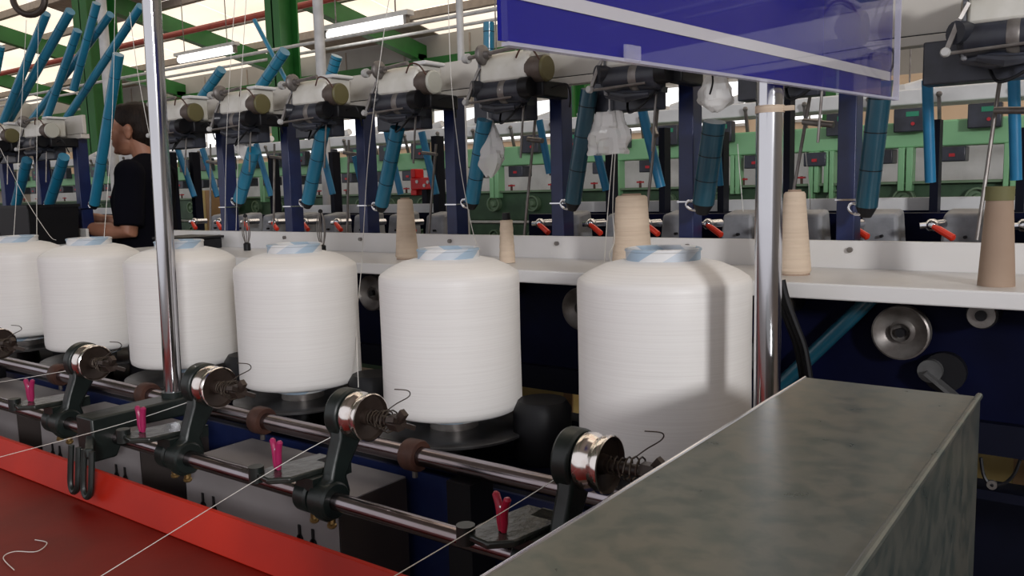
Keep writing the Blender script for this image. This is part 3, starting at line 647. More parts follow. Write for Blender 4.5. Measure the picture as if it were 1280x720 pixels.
for i in range(34):
    x = 0.05-0.255*i
    bz = zb1-0.01
    bx = G(MB().box(x-0.055, x+0.055, YG-0.05, YG-0.002, bz-0.03, bz+0.06), 'display_box', 'head_dark', bevel=0.004)
    G(MB().box(x-0.01, x+0.035, YG-0.053, YG-0.049, bz+0.028, bz+0.046), 'screen', 'lcd', bx)
    G(MB().cyl((x+0.015, YG-0.05, bz), (x+0.015, YG-0.056, bz), 0.007, n=8), 'button', 'red_light', bx)
    u2 = G(MB().box(x-0.15, x-0.06, YG-0.03, YG+0.06, zb0-0.06, zb0-0.004), 'hanging_unit', 'head_dark', bevel=0.004)
    G(MB().box(x-0.115, x-0.095, YG-0.034, YG-0.03, zb0-0.042, zb0-0.03), 'indicator', 'red_light', u2)
    G(MB().lathe([(0.0, -0.03), (0.012, -0.03), (0.02, -0.012), (0.034, -0.012), (0.034, -0.03), (0.041, -0.03), (0.041, 0.0)], (x-0.02, YG+0.02, (zg0+zg1)/2), 'Y', 20), 'pulley', 'pulley_green')
    G(MB().lathe([(0.0, -0.03), (0.012, -0.03), (0.02, -0.012), (0.026, -0.012), (0.026, -0.03), (0.033, -0.03), (0.033, 0.0)], (x-0.02, YG+0.02, zg0-0.11), 'Y', 20), 'pulley', 'pulley_green')
    v = G(MB().cyl((x+0.08, YG+0.03, zg1), (x+0.08, YG+0.03, zg1+0.04), 0.006, n=8), 'valve', 'rust')
    G(MB().box(x+0.065, x+0.095, YG+0.02, YG+0.04, zg1+0.03, zg1+0.038), 'valve_handle', 'red_light', v)
    G(MB().cyl((x-0.04, YG+0.1, zb1+0.13), (x+0.06, YG+0.1, zb1+0.16), 0.028, 0.02, n=14), 'bobbin', 'white_plastic')
    G(MB().bar((x+0.09, YG+0.05, zb1), (x+0.09, YG+0.02, zb1+0.1), 0.012, 0.012).ball((x+0.09, YG+0.02, zb1+0.1), 0.012, 8), 'yarn_guide', 'grey_metal')
strip2 = ((1180, 124, 1040, 122), )
for (pa, pb, lab) in (((1128, 124), (1216, 127), 'glowing tube light over the green machine at right'), ((770, 152), (830, 152), 'glowing tube light over the green machine beneath the blue sign'), ((620, 160), (650, 160), 'glowing tube light over the green machine at centre')):
    a = at(*pa, Y=6.2); b = at(*pb, Y=6.2); b.z = a.z; c = (a+b)/2; L = (b-a).length
    t = thing('hanging_light', lab, 'lamp', c, 'hanging tube lights beyond the green machine')
    MB().cyl((-L/2, 0, 0), (L/2, 0, 0), 0.04, n=12).build('tube', 'lamp_glow', t)
    MB().box(-L/2-0.03, L/2+0.03, -0.08, 0.08, 0.05, 0.09).build('reflector', 'white_plastic', t)
    for x in (-L*0.4, L*0.4): MB().cyl((x, 0, 0.09), (x, 0, roof_z(6.2)-c.z), 0.006, n=6).build('hanger', 'grey_metal', t)

# cartons under and behind
for p, q, lab in (((662, 488), (702, 488), 'yellowish carton seen low between the two nearest packages'), ((1222, 572), (1262, 572), 'yellowish carton seen through the frame at the lower right')):
    a = at(*p, Y=2.5); b = at(*q, Y=2.5)
    t = thing('carton', lab, 'box', ((a.x+b.x)/2, 2.65, 0), 'cartons behind the machine'); hw = (b.x-a.x)/2+0.05
    MB().box(-hw, hw, -0.15, 0.15, 0, 0.70).build('body', 'carton', t, bevel=0.004)
    MB().box(-hw*1.0, -0.002, -0.15, 0.15, 0.70, 0.705).build('flap', 'carton', t); MB().box(0.002, hw, -0.15, 0.15, 0.70, 0.705).build('flap', 'carton', t)
    MB().box(hw-0.04, hw-0.002, -0.153, -0.15, 0, 0.69).build('edge_strip', 'carton_brown', t)
a = at(88, 285, Y=2.45)
t = thing('carton', 'brown carton behind the post left of the worker', 'box', (a.x, 2.45, 0)); MB().box(-0.15, 0.12, -0.1, 0.1, 0, at(88, 264, Y=2.45).z).build('body', 'carton_brown', t, bevel=0.004)
MB().box(-0.02, 0.01, -0.103, -0.1, 0, at(88, 264, Y=2.45).z).build('tape', 'carton', t)
a = at(230, 250, Y=3.2)
t = thing('carton', 'small brown carton on the green machine right of the left pole', 'box', (a.x, 3.45, 0)); MB().box(-0.07, 0.07, -0.1, 0.1, 0, a.z+0.06).build('body', 'carton_brown', t, bevel=0.004)
MB().box(-0.015, 0.015, -0.103, -0.1, 0, a.z+0.06).build('tape', 'carton', t)
# black tubs and a tray on the shelves
for x0, x1, y0, lab in ((-12, 24, 262, 'black tub on the shelf cut by the left frame edge'), (26, 76, 256, 'black tub on the shelf left of the worker')):
    a = at(x0, 300, Y=1.62); b = at(x1, 300, Y=1.62); h = at(x1, y0, Y=1.62).z-ZS; c = (a+b)/2; hw = (b.x-a.x)/2*0.8
    t = thing('black_tub', lab, 'tub', (c.x, 1.62, ZS), 'black tubs on the left shelf')
    MB().add([(s1*hw*f, s2*0.10*f, z) for f, z in ((0.93, 0), (1.0, h), (0.95, h), (0.9, 0.01)) for s1, s2 in ((-1, -1), (1, -1), (1, 1), (-1, 1))],
             [(0, 1, 2, 3)]+[(i*4+k, i*4+(k+1) % 4, i*4+4+(k+1) % 4, i*4+4+k) for i in range(3) for k in range(4)]+[(12, 13, 14, 15)]).build('body', 'black', t, bevel=0.004)
    MB().add([(s1*hw*f, s2*0.10*f, z) for f, z in ((1.0, h-0.01), (1.03, h-0.01), (1.03, h+0.002), (0.96, h+0.002)) for s1, s2 in ((-1, -1), (1, -1), (1, 1), (-1, 1))],
             [(i*4+k, i*4+(k+1) % 4, ((i+1) % 4)*4+(k+1) % 4, ((i+1) % 4)*4+k) for i in range(4) for k in range(4)]).build('rim', 'black', t)
a = at(220, 300, Y=1.66); b = at(258, 300, Y=1.66); c = (a+b)/2
t = thing('black_tray', 'low black tray on the shelf just right of the left chrome pole', 'tray', (c.x, 1.65, ZS)); hw = (b.x-a.x)/2
MB().box(-hw, hw, -0.07, 0.07, 0, 0.035).build('body', 'black', t, bevel=0.004)
MB().box(-hw-0.006, hw+0.006, -0.076, 0.076, 0.035, 0.043).build('lid', 'black', t, bevel=0.002)

# ------------------------------------------------------------------ worker
FW = Vector((-0.80, -0.60, 0)); LF = Vector((0.60, -0.80, 0)); UP = Vector((0, 0, 1))
pbase = at(182, 250, Y=2.06); pbase.z = 0
person = thing('person', 'worker in a black v-neck shirt seen in profile, reaching over the machine at left', 'person', pbase)
def L3(f, l, z): return FW*f+LF*l+UP*z
def remesh(o, vox, smooth=6):
    md = o.modifiers.new('remesh', 'REMESH'); md.mode = 'VOXEL'; md.voxel_size = vox; md.use_smooth_shade = True
    sm = o.modifiers.new('smooth', 'SMOOTH'); sm.factor = 0.5; sm.iterations = smooth
def oval(mb, path, n=16):                    # path of (f, l, z, rf, rl): horizontal oval sections
    vs_ = [L3(f+rf*math.cos(2*math.pi*k/n), l+rl*math.sin(2*math.pi*k/n), z) for f, l, z, rf, rl in path for k in range(n)]
    q = len(path); fs = [(i*n+k, i*n+(k+1) % n, (i+1)*n+(k+1) % n, (i+1)*n+k) for i in range(q-1) for k in range(n)]
    return mb.add(vs_, fs+[tuple(range(n)), tuple((q-1)*n+k for k in range(n))])
HC = L3(0.035, 0, 1.545)
body = MB()
# head: cranium, face, jaw, nose, lips, ear, neck
def hb(f, l, z, rf, rl, rz):
    n = 16; mb = MB().ball((0, 0, 0), 1, n)
    body.add([L3(0.035+f+v[0]*rf, l+v[1]*rl, 1.545+z+v[2]*rz) for v in mb.v], mb.f)
hb(-0.012, 0, 0.025, 0.098, 0.074, 0.088); hb(0.028, 0, -0.025, 0.062, 0.058, 0.085); hb(0.04, 0, -0.078, 0.042, 0.040, 0.033)
hb(0.066, 0, 0.012, 0.026, 0.05, 0.018)      # brow
hb(0.090, 0, -0.028, 0.020, 0.013, 0.014); hb(0.082, 0, -0.008, 0.012, 0.009, 0.024)      # nose
hb(0.080, 0, -0.058, 0.012, 0.022, 0.006); hb(0.079, 0, -0.068, 0.012, 0.020, 0.006); hb(0.072, 0, -0.094, 0.015, 0.02, 0.012)
for s1 in (-1, 1):
    hb(0.066, s1*0.032, -0.006, 0.014, 0.015, 0.009)
    hb(-0.012, s1*0.074, -0.015, 0.018, 0.010, 0.032); hb(-0.016, s1*0.080, 0.0, 0.016, 0.008, 0.018)
body.loft([L3(-0.035, 0, 1.34), L3(-0.02, 0, 1.42), L3(0.005, 0, 1.50)], [0.066, 0.054, 0.056], 14)
oval(body, [(0, 0, 0.80, 0.10, 0.155), (0, 0, 0.95, 0.105, 0.15), (0.0, 0, 1.10, 0.10, 0.14), (0.01, 0, 1.25, 0.105, 0.16), (-0.01, 0, 1.34, 0.085, 0.17), (-0.02, 0, 1.39, 0.06, 0.09)])
for s1 in (-1, 1):                           # legs and feet
    body.loft([L3(0, s1*0.08, 0.88), L3(0.01, s1*0.09, 0.48), L3(-0.01, s1*0.09, 0.09)], [0.085, 0.055, 0.038], 12)
    body.loft([L3(-0.05, s1*0.09, 0.04), L3(0.06, s1*0.095, 0.045), L3(0.17, s1*0.10, 0.03)], [0.04, 0.042, 0.03], 10)
def arm(sd, sh, el, wr):
    body.loft([sh, (sh+el)/2, el, (el*0.65+wr*0.35), wr], [0.052, 0.046, 0.038, 0.036, 0.026], 12)
    d = (wr-el).normalized(); side = d.cross(UP).normalized()*sd; down = side.cross(d).normalized()
    if down.z > 0: down = -down
    palm = wr+d*0.05
    body.loft([wr-d*0.01, wr+d*0.03, wr+d*0.085], [0.024, 0.028, 0.026], 10)
    for i, (off, ln) in enumerate(((-0.027, 0.064), (-0.009, 0.076), (0.009, 0.071), (0.027, 0.055))):
        b0 = wr+d*0.078+side*off; b1 = b0+d*ln*0.45+down*0.008; b2 = b1+d*ln*0.3+down*0.022; b3 = b2+d*ln*0.1+down*0.022
        body.loft([b0, b1, b2, b3], [0.0105, 0.0098, 0.009, 0.007], 8)
    t0 = wr+d*0.02-side*0.022; t1 = t0+d*0.03-side*0.022+down*0.01; t2 = t1+d*0.03-side*0.002+down*0.014
    body.loft([t0, t1, t2], [0.013, 0.011, 0.008], 8)
shL, elL, wrL = L3(-0.015, 0.175, 1.345), L3(-0.01, 0.215, 1.105), L3(0.215, 0.15, 1.125)
shR, elR, wrR = L3(-0.015, -0.175, 1.345), L3(0.03, -0.215, 1.11), L3(0.25, -0.13, 1.15)
arm(1, shL, elL, wrL); arm(-1, shR, elR, wrR)
bo = body.build('body', 'skin', person); remesh(bo, 0.0048, 5)
shirt = MB()
shirt.loft([shL*0.95+UP*0.075, L3(-0.03, 0, 1.40), shR*0.95+UP*0.075], [0.045, 0.06, 0.045], 14)
oval(shirt, [(0, 0, 0.84, 0.125, 0.175), (0, 0, 0.95, 0.125, 0.17), (0.005, 0, 1.10, 0.12, 0.162), (0.012, 0, 1.24, 0.125, 0.178), (-0.005, 0, 1.32, 0.108, 0.185), (-0.02, 0, 1.365, 0.085, 0.165), (-0.03, 0, 1.405, 0.066, 0.085), (-0.045, 0, 1.425, 0.05, 0.062)])
for sh, el in ((shL, elL), (shR, elR)):
    shirt.ball(sh+UP*0.005, 0.062, 16)
    shirt.loft([sh+UP*0.0, sh*0.5+el*0.5, sh*0.1+el*0.9], [0.060, 0.061, 0.060], 14)
so = shirt.build('shirt', 'black_cloth', person); remesh(so, 0.006, 6)
tr = MB(); oval(tr, [(0, 0, 0.78, 0.118, 0.165), (0, 0, 0.90, 0.118, 0.165)])
for s1 in (-1, 1): tr.loft([L3(0, s1*0.08, 0.86), L3(0.01, s1*0.09, 0.48), L3(-0.01, s1*0.09, 0.06)], [0.096, 0.072, 0.062], 14)
to = tr.build('trousers', 'navy_dark', person); remesh(to, 0.008, 5)
hr = MB()
def hh(f, l, z, rf, rl, rz):
    mb = MB().ball((0, 0, 0), 1, 18); hr.add([L3(0.035+f+v[0]*rf, l+v[1]*rl, 1.545+z+v[2]*rz) for v in mb.v], mb.f)
hh(-0.022, 0, 0.040, 0.098, 0.081, 0.084); hh(-0.055, 0, 0.0, 0.065, 0.074, 0.085); hh(-0.07, 0, -0.045, 0.04, 0.05, 0.05)
hh(0.03, 0, 0.075, 0.045, 0.06, 0.04)
ho = hr.build('hair', 'hair', person); remesh(ho, 0.005, 4)
ey = MB()
for s1 in (-1, 1): ey.ball(L3(0.035+0.071, s1*0.033, 1.545-0.006), 0.010, 10)
ey.build('eyes', 'black', person)

# ------------------------------------------------------------------ front machine (creel)
YP = 1.2; PX0 = -0.5925; PITCH = 0.4435
creel = thing('yarn_creel', 'front creel machine with two long steel rails and a navy bed', 'machine', (-1.5, 1.0, 0))
def C(mb, name, m_, parent=creel, **k): return mb.build(name, m_, parent, org=creel.location, **k)
ZR = 0.795; ZL = 0.787
C(MB().cyl((-6, 1.03, ZR), (-0.325, 1.03, ZR), 0.0165, n=28), 'upper_rail', 'rail_steel')
C(MB().cyl((-6, 0.82, ZL), (-0.325, 0.82, ZL), 0.0135, n=28), 'lower_rail', 'rail_steel')
C(MB().box(-6, -0.33, 1.083, 1.09, 0.12, 0.742), 'bed_panel', 'navy_post')
C(MB().box(-6, -0.33, 1.09, 1.34, 0.715, 0.742), 'bed_top', 'navy_dark')
for x in (-0.86, -2.66, -4.2): C(MB().box(x-0.025, x+0.025, 1.0, 1.06, 0, 0.777), 'bed_post', 'black')
for i in range(7):
    x = -0.983-0.42*i
    c = C(MB().lathe([(0.017, -0.016), (0.026, -0.016), (0.028, -0.012), (0.028, 0.012), (0.026, 0.016), (0.017, 0.016)], (x, 1.03, ZR), 'X', 20), 'collar', 'rust')
    C(MB().cyl((x, 1.03, ZR-0.026), (x, 1.03, ZR-0.040), 0.005, n=8), 'set_screw', 'grey_metal', c)

PK = ['nearest white yarn package, half behind the galvanised box', 'white yarn package second from the galvanised box, centre of the picture', 'white yarn package third from the galvanised box, left of centre', 'white yarn package partly behind the left chrome pole', 'white yarn package in front of the worker, left of the left chrome pole', 'white yarn package cut by the left frame edge']
SL = ['under the nearest package', 'under the package at the picture centre', 'under the package left of centre', 'under the package behind the left chrome pole', 'under the package in front of the worker', 'under the package at the left frame edge']
BR = 0.126
for i in range(6):
    x = PX0-PITCH*i; rr_ = 0.1325 if i else 0.136
    hh_ = 0.268 if i not in (0,) else 0.278
    z0 = 0.836
    t = thing('yarn_package', PK[i], 'yarn package', (x, YP, z0), 'white yarn packages on the creel')
    prof = [(0.052, 0.004), (rr_*0.93, 0.0), (rr_*0.985, 0.005), (rr_, 0.016)]
    prof += [(rr_*(1-0.006*math.sin(math.pi*f)), 0.016+(hh_-0.036)*f) for f in (0.2, 0.4, 0.6, 0.8, 1)]
    prof[-1] = (rr_, hh_-0.020)
    prof += [(rr_*0.992, hh_-0.013), (rr_*0.97, hh_-0.009), (rr_*0.86, hh_+0.001), (rr_*0.68, hh_+0.012), (0.066, hh_+0.018), (0.056, hh_+0.0185)]
    MB().lathe(prof, n=64).build('yarn', 'yarn_white', t, angle=60)
    ct = hh_+0.036
    MB().lathe([(0.054, -0.022), (0.059, -0.020), (0.058, ct-0.005), (0.060, ct-0.003), (0.059, ct), (0.056, ct+0.001), (0.053, ct-0.001), (0.051, 0.0)], n=48).build('core_tube', 'core_paper', t)
    t['category'] = 'yarn package'
    s2 = thing('spindle_plate', 'dark round plate '+SL[i], 'spindle plate', (x, YP, 0.742), 'spindle plates of the creel')
    MB().lathe([(0.0, 0.056), (0.03, 0.058), (0.10, 0.053), (0.146, 0.059), (0.150, 0.057), (0.150, 0.053), (0.10, 0.046), (0.0, 0.046)], n=48).build('plate', 'disc_grey', s2)
    MB().lathe([(0.047, 0.054), (0.047, 0.085), (0.04, 0.16), (0.0, 0.16)], n=24).build('chuck', 'grey_metal', s2)
    MB().lathe([(0.035, 0.0), (0.03, 0.048)], n=20).build('stem', 'black', s2)
    MB().lathe([(0.0, 0.0), (0.05, 0.0), (0.055, 0.01), (0.055, 0.10), (0.045, 0.115), (0.0, 0.115)], (0.165, 0.06, 0.0), n=24).build('motor', 'black', s2)

# tension brackets with pulleys
PY, PZ = 0.05, 0.122
def bracket(label):
    t = thing('tension_bracket', label, 'bracket', (0, 0, 0), 'tension brackets on the creel rails')
    # local origin: lower rail centre beneath the pulley; y away from viewer
    MB().prism([(-0.024, -0.02), (-0.012, -0.032), (0.014, -0.032), (0.030, -0.018), (0.036, 0.006), (0.030, 0.03), (0.042, 0.05), (0.066, 0.085), (0.075, 0.12), (0.05, 0.145), (0.02, 0.125), (0.018, 0.09), (0.004, 0.055), (-0.002, 0.034), (-0.02, 0.02)], -0.032, -0.008).build('arm', 'cast_green', t, bevel=0.005)
    MB().cyl((-0.036, PY, PZ), (-0.010, PY, PZ), 0.0395, n=36).build('backing', 'cast_green', t, bevel=0.004)
    c = MB().lathe([(0.0142, -0.04), (0.026, -0.04), (0.029, -0.036), (0.029, -0.006), (0.026, -0.002), (0.0142, -0.002)], (0, 0, 0), 'X', 24).lathe([(0.0142, -0.075), (0.024, -0.075), (0.027, -0.072), (0.027, -0.05), (0.024, -0.046), (0.0142, -0.046)], (0, 0, 0), 'X', 24).build('clamp', 'cast_green', t)
    for x in (-0.06, -0.02):
        MB().cyl((x, 0.004, -0.025), (x, 0.004, -0.040), 0.006, n=10).ball((x, 0.004, -0.043), 0.008, 10, (1, 1, 0.7)).build('clamp_screw', 'brass', c)
    # oily table with a raised stop at its front
    pl = MB().prism([(-0.035, 0.06), (-0.05, -0.045), (-0.075, -0.068), (-0.115, -0.06), (-0.12, -0.03), (-0.105, 0.06)], 0.032, 0.042, 'Z').build('table', 'plate_oily', t, bevel=0.003)
    MB().cyl((-0.118, -0.055, 0.026), (-0.118, -0.055, 0.050), 0.012, n=16).build('stop', 'cast_green', pl)
    MB().box(-0.07, -0.03, -0.02, 0.02, 0.015, 0.034).build('table_foot', 'cast_green', pl)
    MB().box(-0.08, -0.032, 0.03, 0.06, 0.022, 0.042).build('table_neck', 'cast_green', pl)
    pu = MB().lathe([(0.0183, -0.006), (0.0349, -0.008), (0.0365, -0.005), (0.0369, 0.004), (0.0349, 0.008), (0.0332, 0.013), (0.0349, 0.018), (0.0369, 0.021), (0.0369, 0.028), (0.0353, 0.029)], (0, PY, PZ), 'X', 44).build('pulley', 'rim_steel', t)
    MB().lathe([(0.0353, 0.0285), (0.0332, 0.022), (0.0249, 0.020), (0.0133, 0.016), (0.0116, 0.024), (0.0, 0.026)], (0, PY, PZ), 'X', 36).build('disc', 'oily_brown', pu)
    MB().cyl((0.02, PY, PZ), (0.075, PY, PZ), 0.0075, n=12).build('screw', 'oily_brown', pu)
    nu = MB().cyl((0.072, PY, PZ), (0.090, PY, PZ), 0.013, n=6)
    nu.bar((0.083, PY, PZ), (0.092, PY-0.025, PZ+0.012), 0.012, 0.007).bar((0.083, PY, PZ), (0.092, PY+0.025, PZ-0.012), 0.012, 0.007)
    nu.bar((0.083, PY, PZ), (0.098, PY, PZ+0.018), 0.009, 0.012).build('wing_nut', 'oily_brown', t)
    sp_ = []
    for k in range(56):
        a_ = 2*math.pi*k/10; f = k/55
        sp_.append((0.026+0.046*f+0.004*noise.noise(Vector((k*0.9, 1, 0))), PY+(0.010+0.008*f+0.004*noise.noise(Vector((k*0.7, 5, 0))))*math.cos(a_), PZ+(0.010+0.008*f+0.004*noise.noise(Vector((k*0.7, 9, 0))))*math.sin(a_)))
    MB().loft(sp_, 0.0012, 5).build('spring', 'wire', t)
    MB().loft(smooth_path([(0.06, PY, PZ+0.014), (0.072, PY+0.01, PZ+0.025), (0.085, PY+0.025, PZ+0.035), (0.088, PY+0.02, PZ+0.045), (0.07, PY+0.01, PZ+0.047)]), 0.0009, 5).build('stray_wire', 'wire', t)
    return t
BX = [-0.530, -0.945, -1.327, -1.757, -2.205]
BLAB = ['tension bracket and pulley nearest the galvanised box', 'tension bracket and pulley left of the central package', 'tension bracket and pulley just right of the left chrome pole', 'tension bracket and pulley left of the left chrome pole', 'tension bracket and pulley at the left frame edge']
bp0 = bracket(BLAB[0])
for i in range(5):
    o = bp0 if i == 0 else copy_tree(bp0)
    o.location = (BX[i], 0.82, ZL); o['label'] = BLAB[i]
# clothes pegs standing on the bracket tables
def peg(loc, m_, label, rz, sp_):
    t = thing('clothes_peg', label, 'clothes peg', loc, 'pink clothes pegs on the brackets'); t.rotation_euler = (0, 0, R(rz)); t.scale = (0.88, 0.88, 0.88)
    for s1 in (-1, 1):
        MB().loft([(s1*0.003, 0, 0.0), (s1*0.005, 0, 0.012), (s1*0.005, 0, 0.028), (s1*(0.006+sp_*0.3), 0, 0.038), (s1*(0.008+sp_), 0, 0.050), (s1*(0.008+sp_), 0, 0.053)], [0.0045, 0.0055, 0.006, 0.0058, 0.0055, 0.003], 10).build('jaw', m_, t)
    MB().lathe([(0.0055, -0.004), (0.0075, -0.003), (0.0075, 0.003), (0.0055, 0.004)], (0, 0, 0.030), 'Y', 14).build('spring', 'chrome', t)
PEG = ['red clothes peg on the oily table nearest the galvanised box', 'pink clothes peg on the table left of the central package', 'pink clothes peg in front of the left chrome pole', 'pink clothes peg near the left frame edge']
for i in range(4):
    peg((BX[i]-(0.096 if i else 0.078), 0.82-0.032, ZL+0.043), 'pink' if i else 'pink_red', PEG[i], -20+12*i, (0.007, 0.004, 0.002, 0.003)[i])

# chrome poles and their blocks
tag(MB().cyl(at(217, 492, Y=0.96), at(187, -40, Y=0.96), pxw(22, at(200, 200, Y=0.96))/2, n=28).build('chrome_pole', 'chrome', org=at(217, 492, Y=0.96)), 'chrome pole at left in front of the white packages, slightly leaning', 'pole')
pr = at(960, 360, Y=1.05)
t = thing('chrome_pole', 'chrome pole at right beside the galvanised box, rising behind the blue sign', 'pole', (pr.x, 1.05, 0.86))
MB().cyl((0, 0, 0), (0, 0, 1.5), pxw(33, pr)/2, n=28).build('shaft', 'chrome', t)
tz = at(960, 137, Y=1.05).z-0.86
tp = MB().cyl((0, 0, tz-0.0045), (0, 0, tz+0.0045), pxw(35, pr)/2, n=28).box(-0.004, 0.03, -0.003, 0.003, tz-0.003, tz+0.003).build('tape_band', 'cone_yarn', t)
tp['label'] = 'beige tape band'
pb = at(217, 492, Y=0.96)
t = thing('pole_block', 'black cast block clamping the foot of the left chrome pole with hanging wire loops', 'clamp', (pb.x, 0.96, pb.z))
def PB(mb, name, m_, parent=t, **k): return mb.build(name, m_, parent, **k)
PB(MB().prism([(-0.19, -0.005), (0.03, -0.005), (0.03, -0.045), (-0.12, -0.04), (-0.145, -0.09), (-0.19, -0.09)], -0.03, 0.03), 'block', 'cast_green', bevel=0.004)
PB(MB().cyl((0, 0, -0.006), (0, 0, 0.006), 0.024, n=20), 'socket', 'cast_green')
PB(MB().bar((0.0, -0.18, -0.05), (0.125, -0.245, -0.04), 0.014, 0.018), 'loop_arm', 'cast_green', bevel=0.003)
for dx in (0.075, 0.122):
    lo = [(dx-0.013, -0.245, -0.035), (dx-0.014, -0.250, -0.08), (dx-0.012, -0.253, -0.108), (dx, -0.254, -0.118), (dx+0.012, -0.253, -0.108), (dx+0.014, -0.250, -0.08), (dx+0.013, -0.245, -0.035)]
    PB(MB().loft(smooth_path(lo, 4), 0.0055, 8), 'wire_loop', 'cast_green')
t2 = thing('pipe_clamp', 'dark clamp holding the foot of the right chrome pole behind the galvanised box', 'clamp', (pr.x, 1.05, 0.84))
MB().lathe([(0.0, 0), (0.028, 0), (0.03, 0.02), (0.0, 0.02)], n=20).build('socket', 'cast_green', t2); MB().box(-0.03, 0.03, -0.03, 0.03, -0.027, 0.0).build('block', 'cast_green', t2, bevel=0.003)

# grey cover box with keyhole slots
def cover_box(x0, x1, label, keys):
    t = thing('cover_box', label, 'cover box', ((x0+x1)/2, 0.99, 0), 'grey cover boxes under the rails'); h = (x1-x0)/2
    MB().box(-h, h, -0.09, -0.088, 0.28, 0.735).box(-h, h, 0.068, 0.07, 0.28, 0.735).box(-h, -h+0.002, -0.09, 0.07, 0.28, 0.735).build('shell', 'grey_panel', t)
    MB().box(-h, h, -0.092, 0.07, 0.735, 0.738).build('lid', 'grey_panel', t, bevel=0.001)
    MB().box(h-0.002, h+0.001, -0.09, 0.07, 0.28, 0.735).build('end_panel', 'brown_panel', t)
    MB().box(-h, h, -0.09, 0.07, 0, 0.28).build('plinth', 'black', t)
    for x in keys:
        for dx in (0, 0.035):
            k = MB().cyl((x+dx, -0.0905, 0.655), (x+dx, -0.0925, 0.655), 0.008, n=12).box(x+dx-0.003, x+dx+0.003, -0.0925, -0.0905, 0.655, 0.68).build('keyhole', 'black', t)
cover_box(-1.48, -1.035, 'light grey metal cover box with keyhole slots under the rails left of centre', (-0.165, 0.12))
cover_box(-2.08, -1.64, 'grey metal cover box under the rails behind the pole block', (-0.165, 0.12))
cover_box(-2.66+0.03, -2.2, 'grey metal cover box under the rails at the left frame edge', ())

# red tray in front
rz = at(160, 599, Y=0.745).z
t = thing('red_tray', 'long red painted trough in front of the creel', 'trough', (-1.5, 0.5, rz))
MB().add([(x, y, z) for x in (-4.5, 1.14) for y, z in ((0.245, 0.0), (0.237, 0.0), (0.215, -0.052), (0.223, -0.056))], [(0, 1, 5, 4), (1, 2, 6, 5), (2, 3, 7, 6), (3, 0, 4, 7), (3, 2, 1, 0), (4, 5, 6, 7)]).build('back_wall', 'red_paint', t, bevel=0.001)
MB().box(-4.5, 1.14, -0.45, 0.222, -0.062, -0.054).build('floor_sheet', 'red_floor_shaded', t)
MB().add([(x, y, z) for x in (-4.5, 1.14) for y, z in ((-0.47, 0.0), (-0.465, 0.0), (-0.445, -0.056), (-0.45, -0.056))], [(0, 1, 5, 4), (1, 2, 6, 5), (2, 3, 7, 6), (3, 0, 4, 7), (3, 2, 1, 0), (4, 5, 6, 7)]).build('front_wall', 'red_paint', t)
for x in (-4.0, -2.0, 0.0):
    for y in (-0.4, 0.17): MB().box(x-0.02, x+0.02, y-0.02, y+0.02, -rz, -0.062).build('leg', 'black', t)
lp = at(30, 690, Z=rz-0.053)
lint = MB().loft(smooth_path([lp+Vector(q) for q in ((-0.03, 0.03, 0.002), (0.0, 0.035, 0.002), (0.02, 0.01, 0.002), (-0.01, -0.01, 0.002), (0.0, -0.03, 0.002), (0.06, -0.04, 0.002))]), 0.0007, 5)
tag(lint.build('loose_thread', 'thread', org=lp), 'loose curl of thread lying in the red trough', 'thread')

# galvanised box
bx0 = at(1005, 472, Z=1.016); bx1 = at(1226, 495, Z=1.016)
yb = (bx0.y+bx1.y)/2; X0, X1 = bx0.x, bx1.x; Y0 = 0.30
t = thing('galvanised_box', 'galvanised sheet metal box with a folded edge in the right foreground', 'box', (X0, yb, 1.016))
wx = X1-X0; wy = yb-Y0
MB().box(0, wx, -wy, 0, -0.003, 0).build('top_sheet', 'galvanised', t, bevel=0.002)
MB().box(wx-0.002, wx, -wy, 0, -0.42, -0.003).build('right_sheet', 'galvanised', t)
MB().box(0, 0.002, -wy, 0, -0.42, -0.003).build('left_sheet', 'galvanised', t)
MB().box(0.002, wx-0.002, -0.002, 0, -0.42, -0.003).build('back_sheet', 'galvanised', t)
MB().box(0.002, wx-0.002, -wy, -wy+0.002, -0.42, -0.003).build('front_sheet', 'galvanised', t)
MB().cyl((wx-0.001, -wy, 0.0005), (wx-0.001, 0, 0.0005), 0.0035, n=10).build('folded_edge', 'galvanised', t)
MB().cyl((0.0005, -wy, 0.0), (0.0005, 0, 0.0), 0.0016, n=8).build('left_edge', 'chrome', t)
for x, y in ((0.02, -0.02), (wx-0.02, -0.02), (0.02, -wy+0.02), (wx-0.02, -wy+0.02)):
    MB().box(x-0.012, x+0.012, y-0.012, y+0.012, -1.016, -0.42).build('leg', 'black', t)

# blue acrylic sign
sa = Vector((-0.392, 0.513, 1.363)); sb = Vector((-0.273, 1.274, 1.363))
SN = (sb-sa).normalized(); SLN = (sb-sa).length
# settle the corners on the photographed sheet: left and right bottom corners at equal height
sa = at(622, 51, Z=1.363); sb = at(1120, 123, Z=1.363); SN = (sb-sa).normalized(); SLN = (sb-sa).length
t = thing('hanging_sign', 'blue acrylic sign board with a pale diagonal stripe, hanging at the upper right', 'sign', sa)
t.rotation_euler = (0, 0, math.atan2(SN.y, SN.x))
inv = Matrix.Rotation(-math.atan2(SN.y, SN.x), 3, 'Z')
nrm = Vector((-SN.y, SN.x, 0))
def onsign(px, py):
    d = CR*((px-640)/F)+CD*((py-360)/F)+CF
    k = (sa-CAM).dot(nrm)/d.dot(nrm)
    q = inv @ (CAM+d*k-sa); return q.x, q.z
SH = 0.34
MB().box(0.008, SLN, -0.0035, 0.0035, 0, SH).build('acrylic_sheet', 'acrylic', t)
MB().box(0.008, SLN-0.004, 0.006, 0.008, 0.002, SH).build('print_film', 'sign_blue', t)
def ext(p, q, xs_):
    return p[1]+(q[1]-p[1])*(xs_-p[0])/(q[0]-p[0])
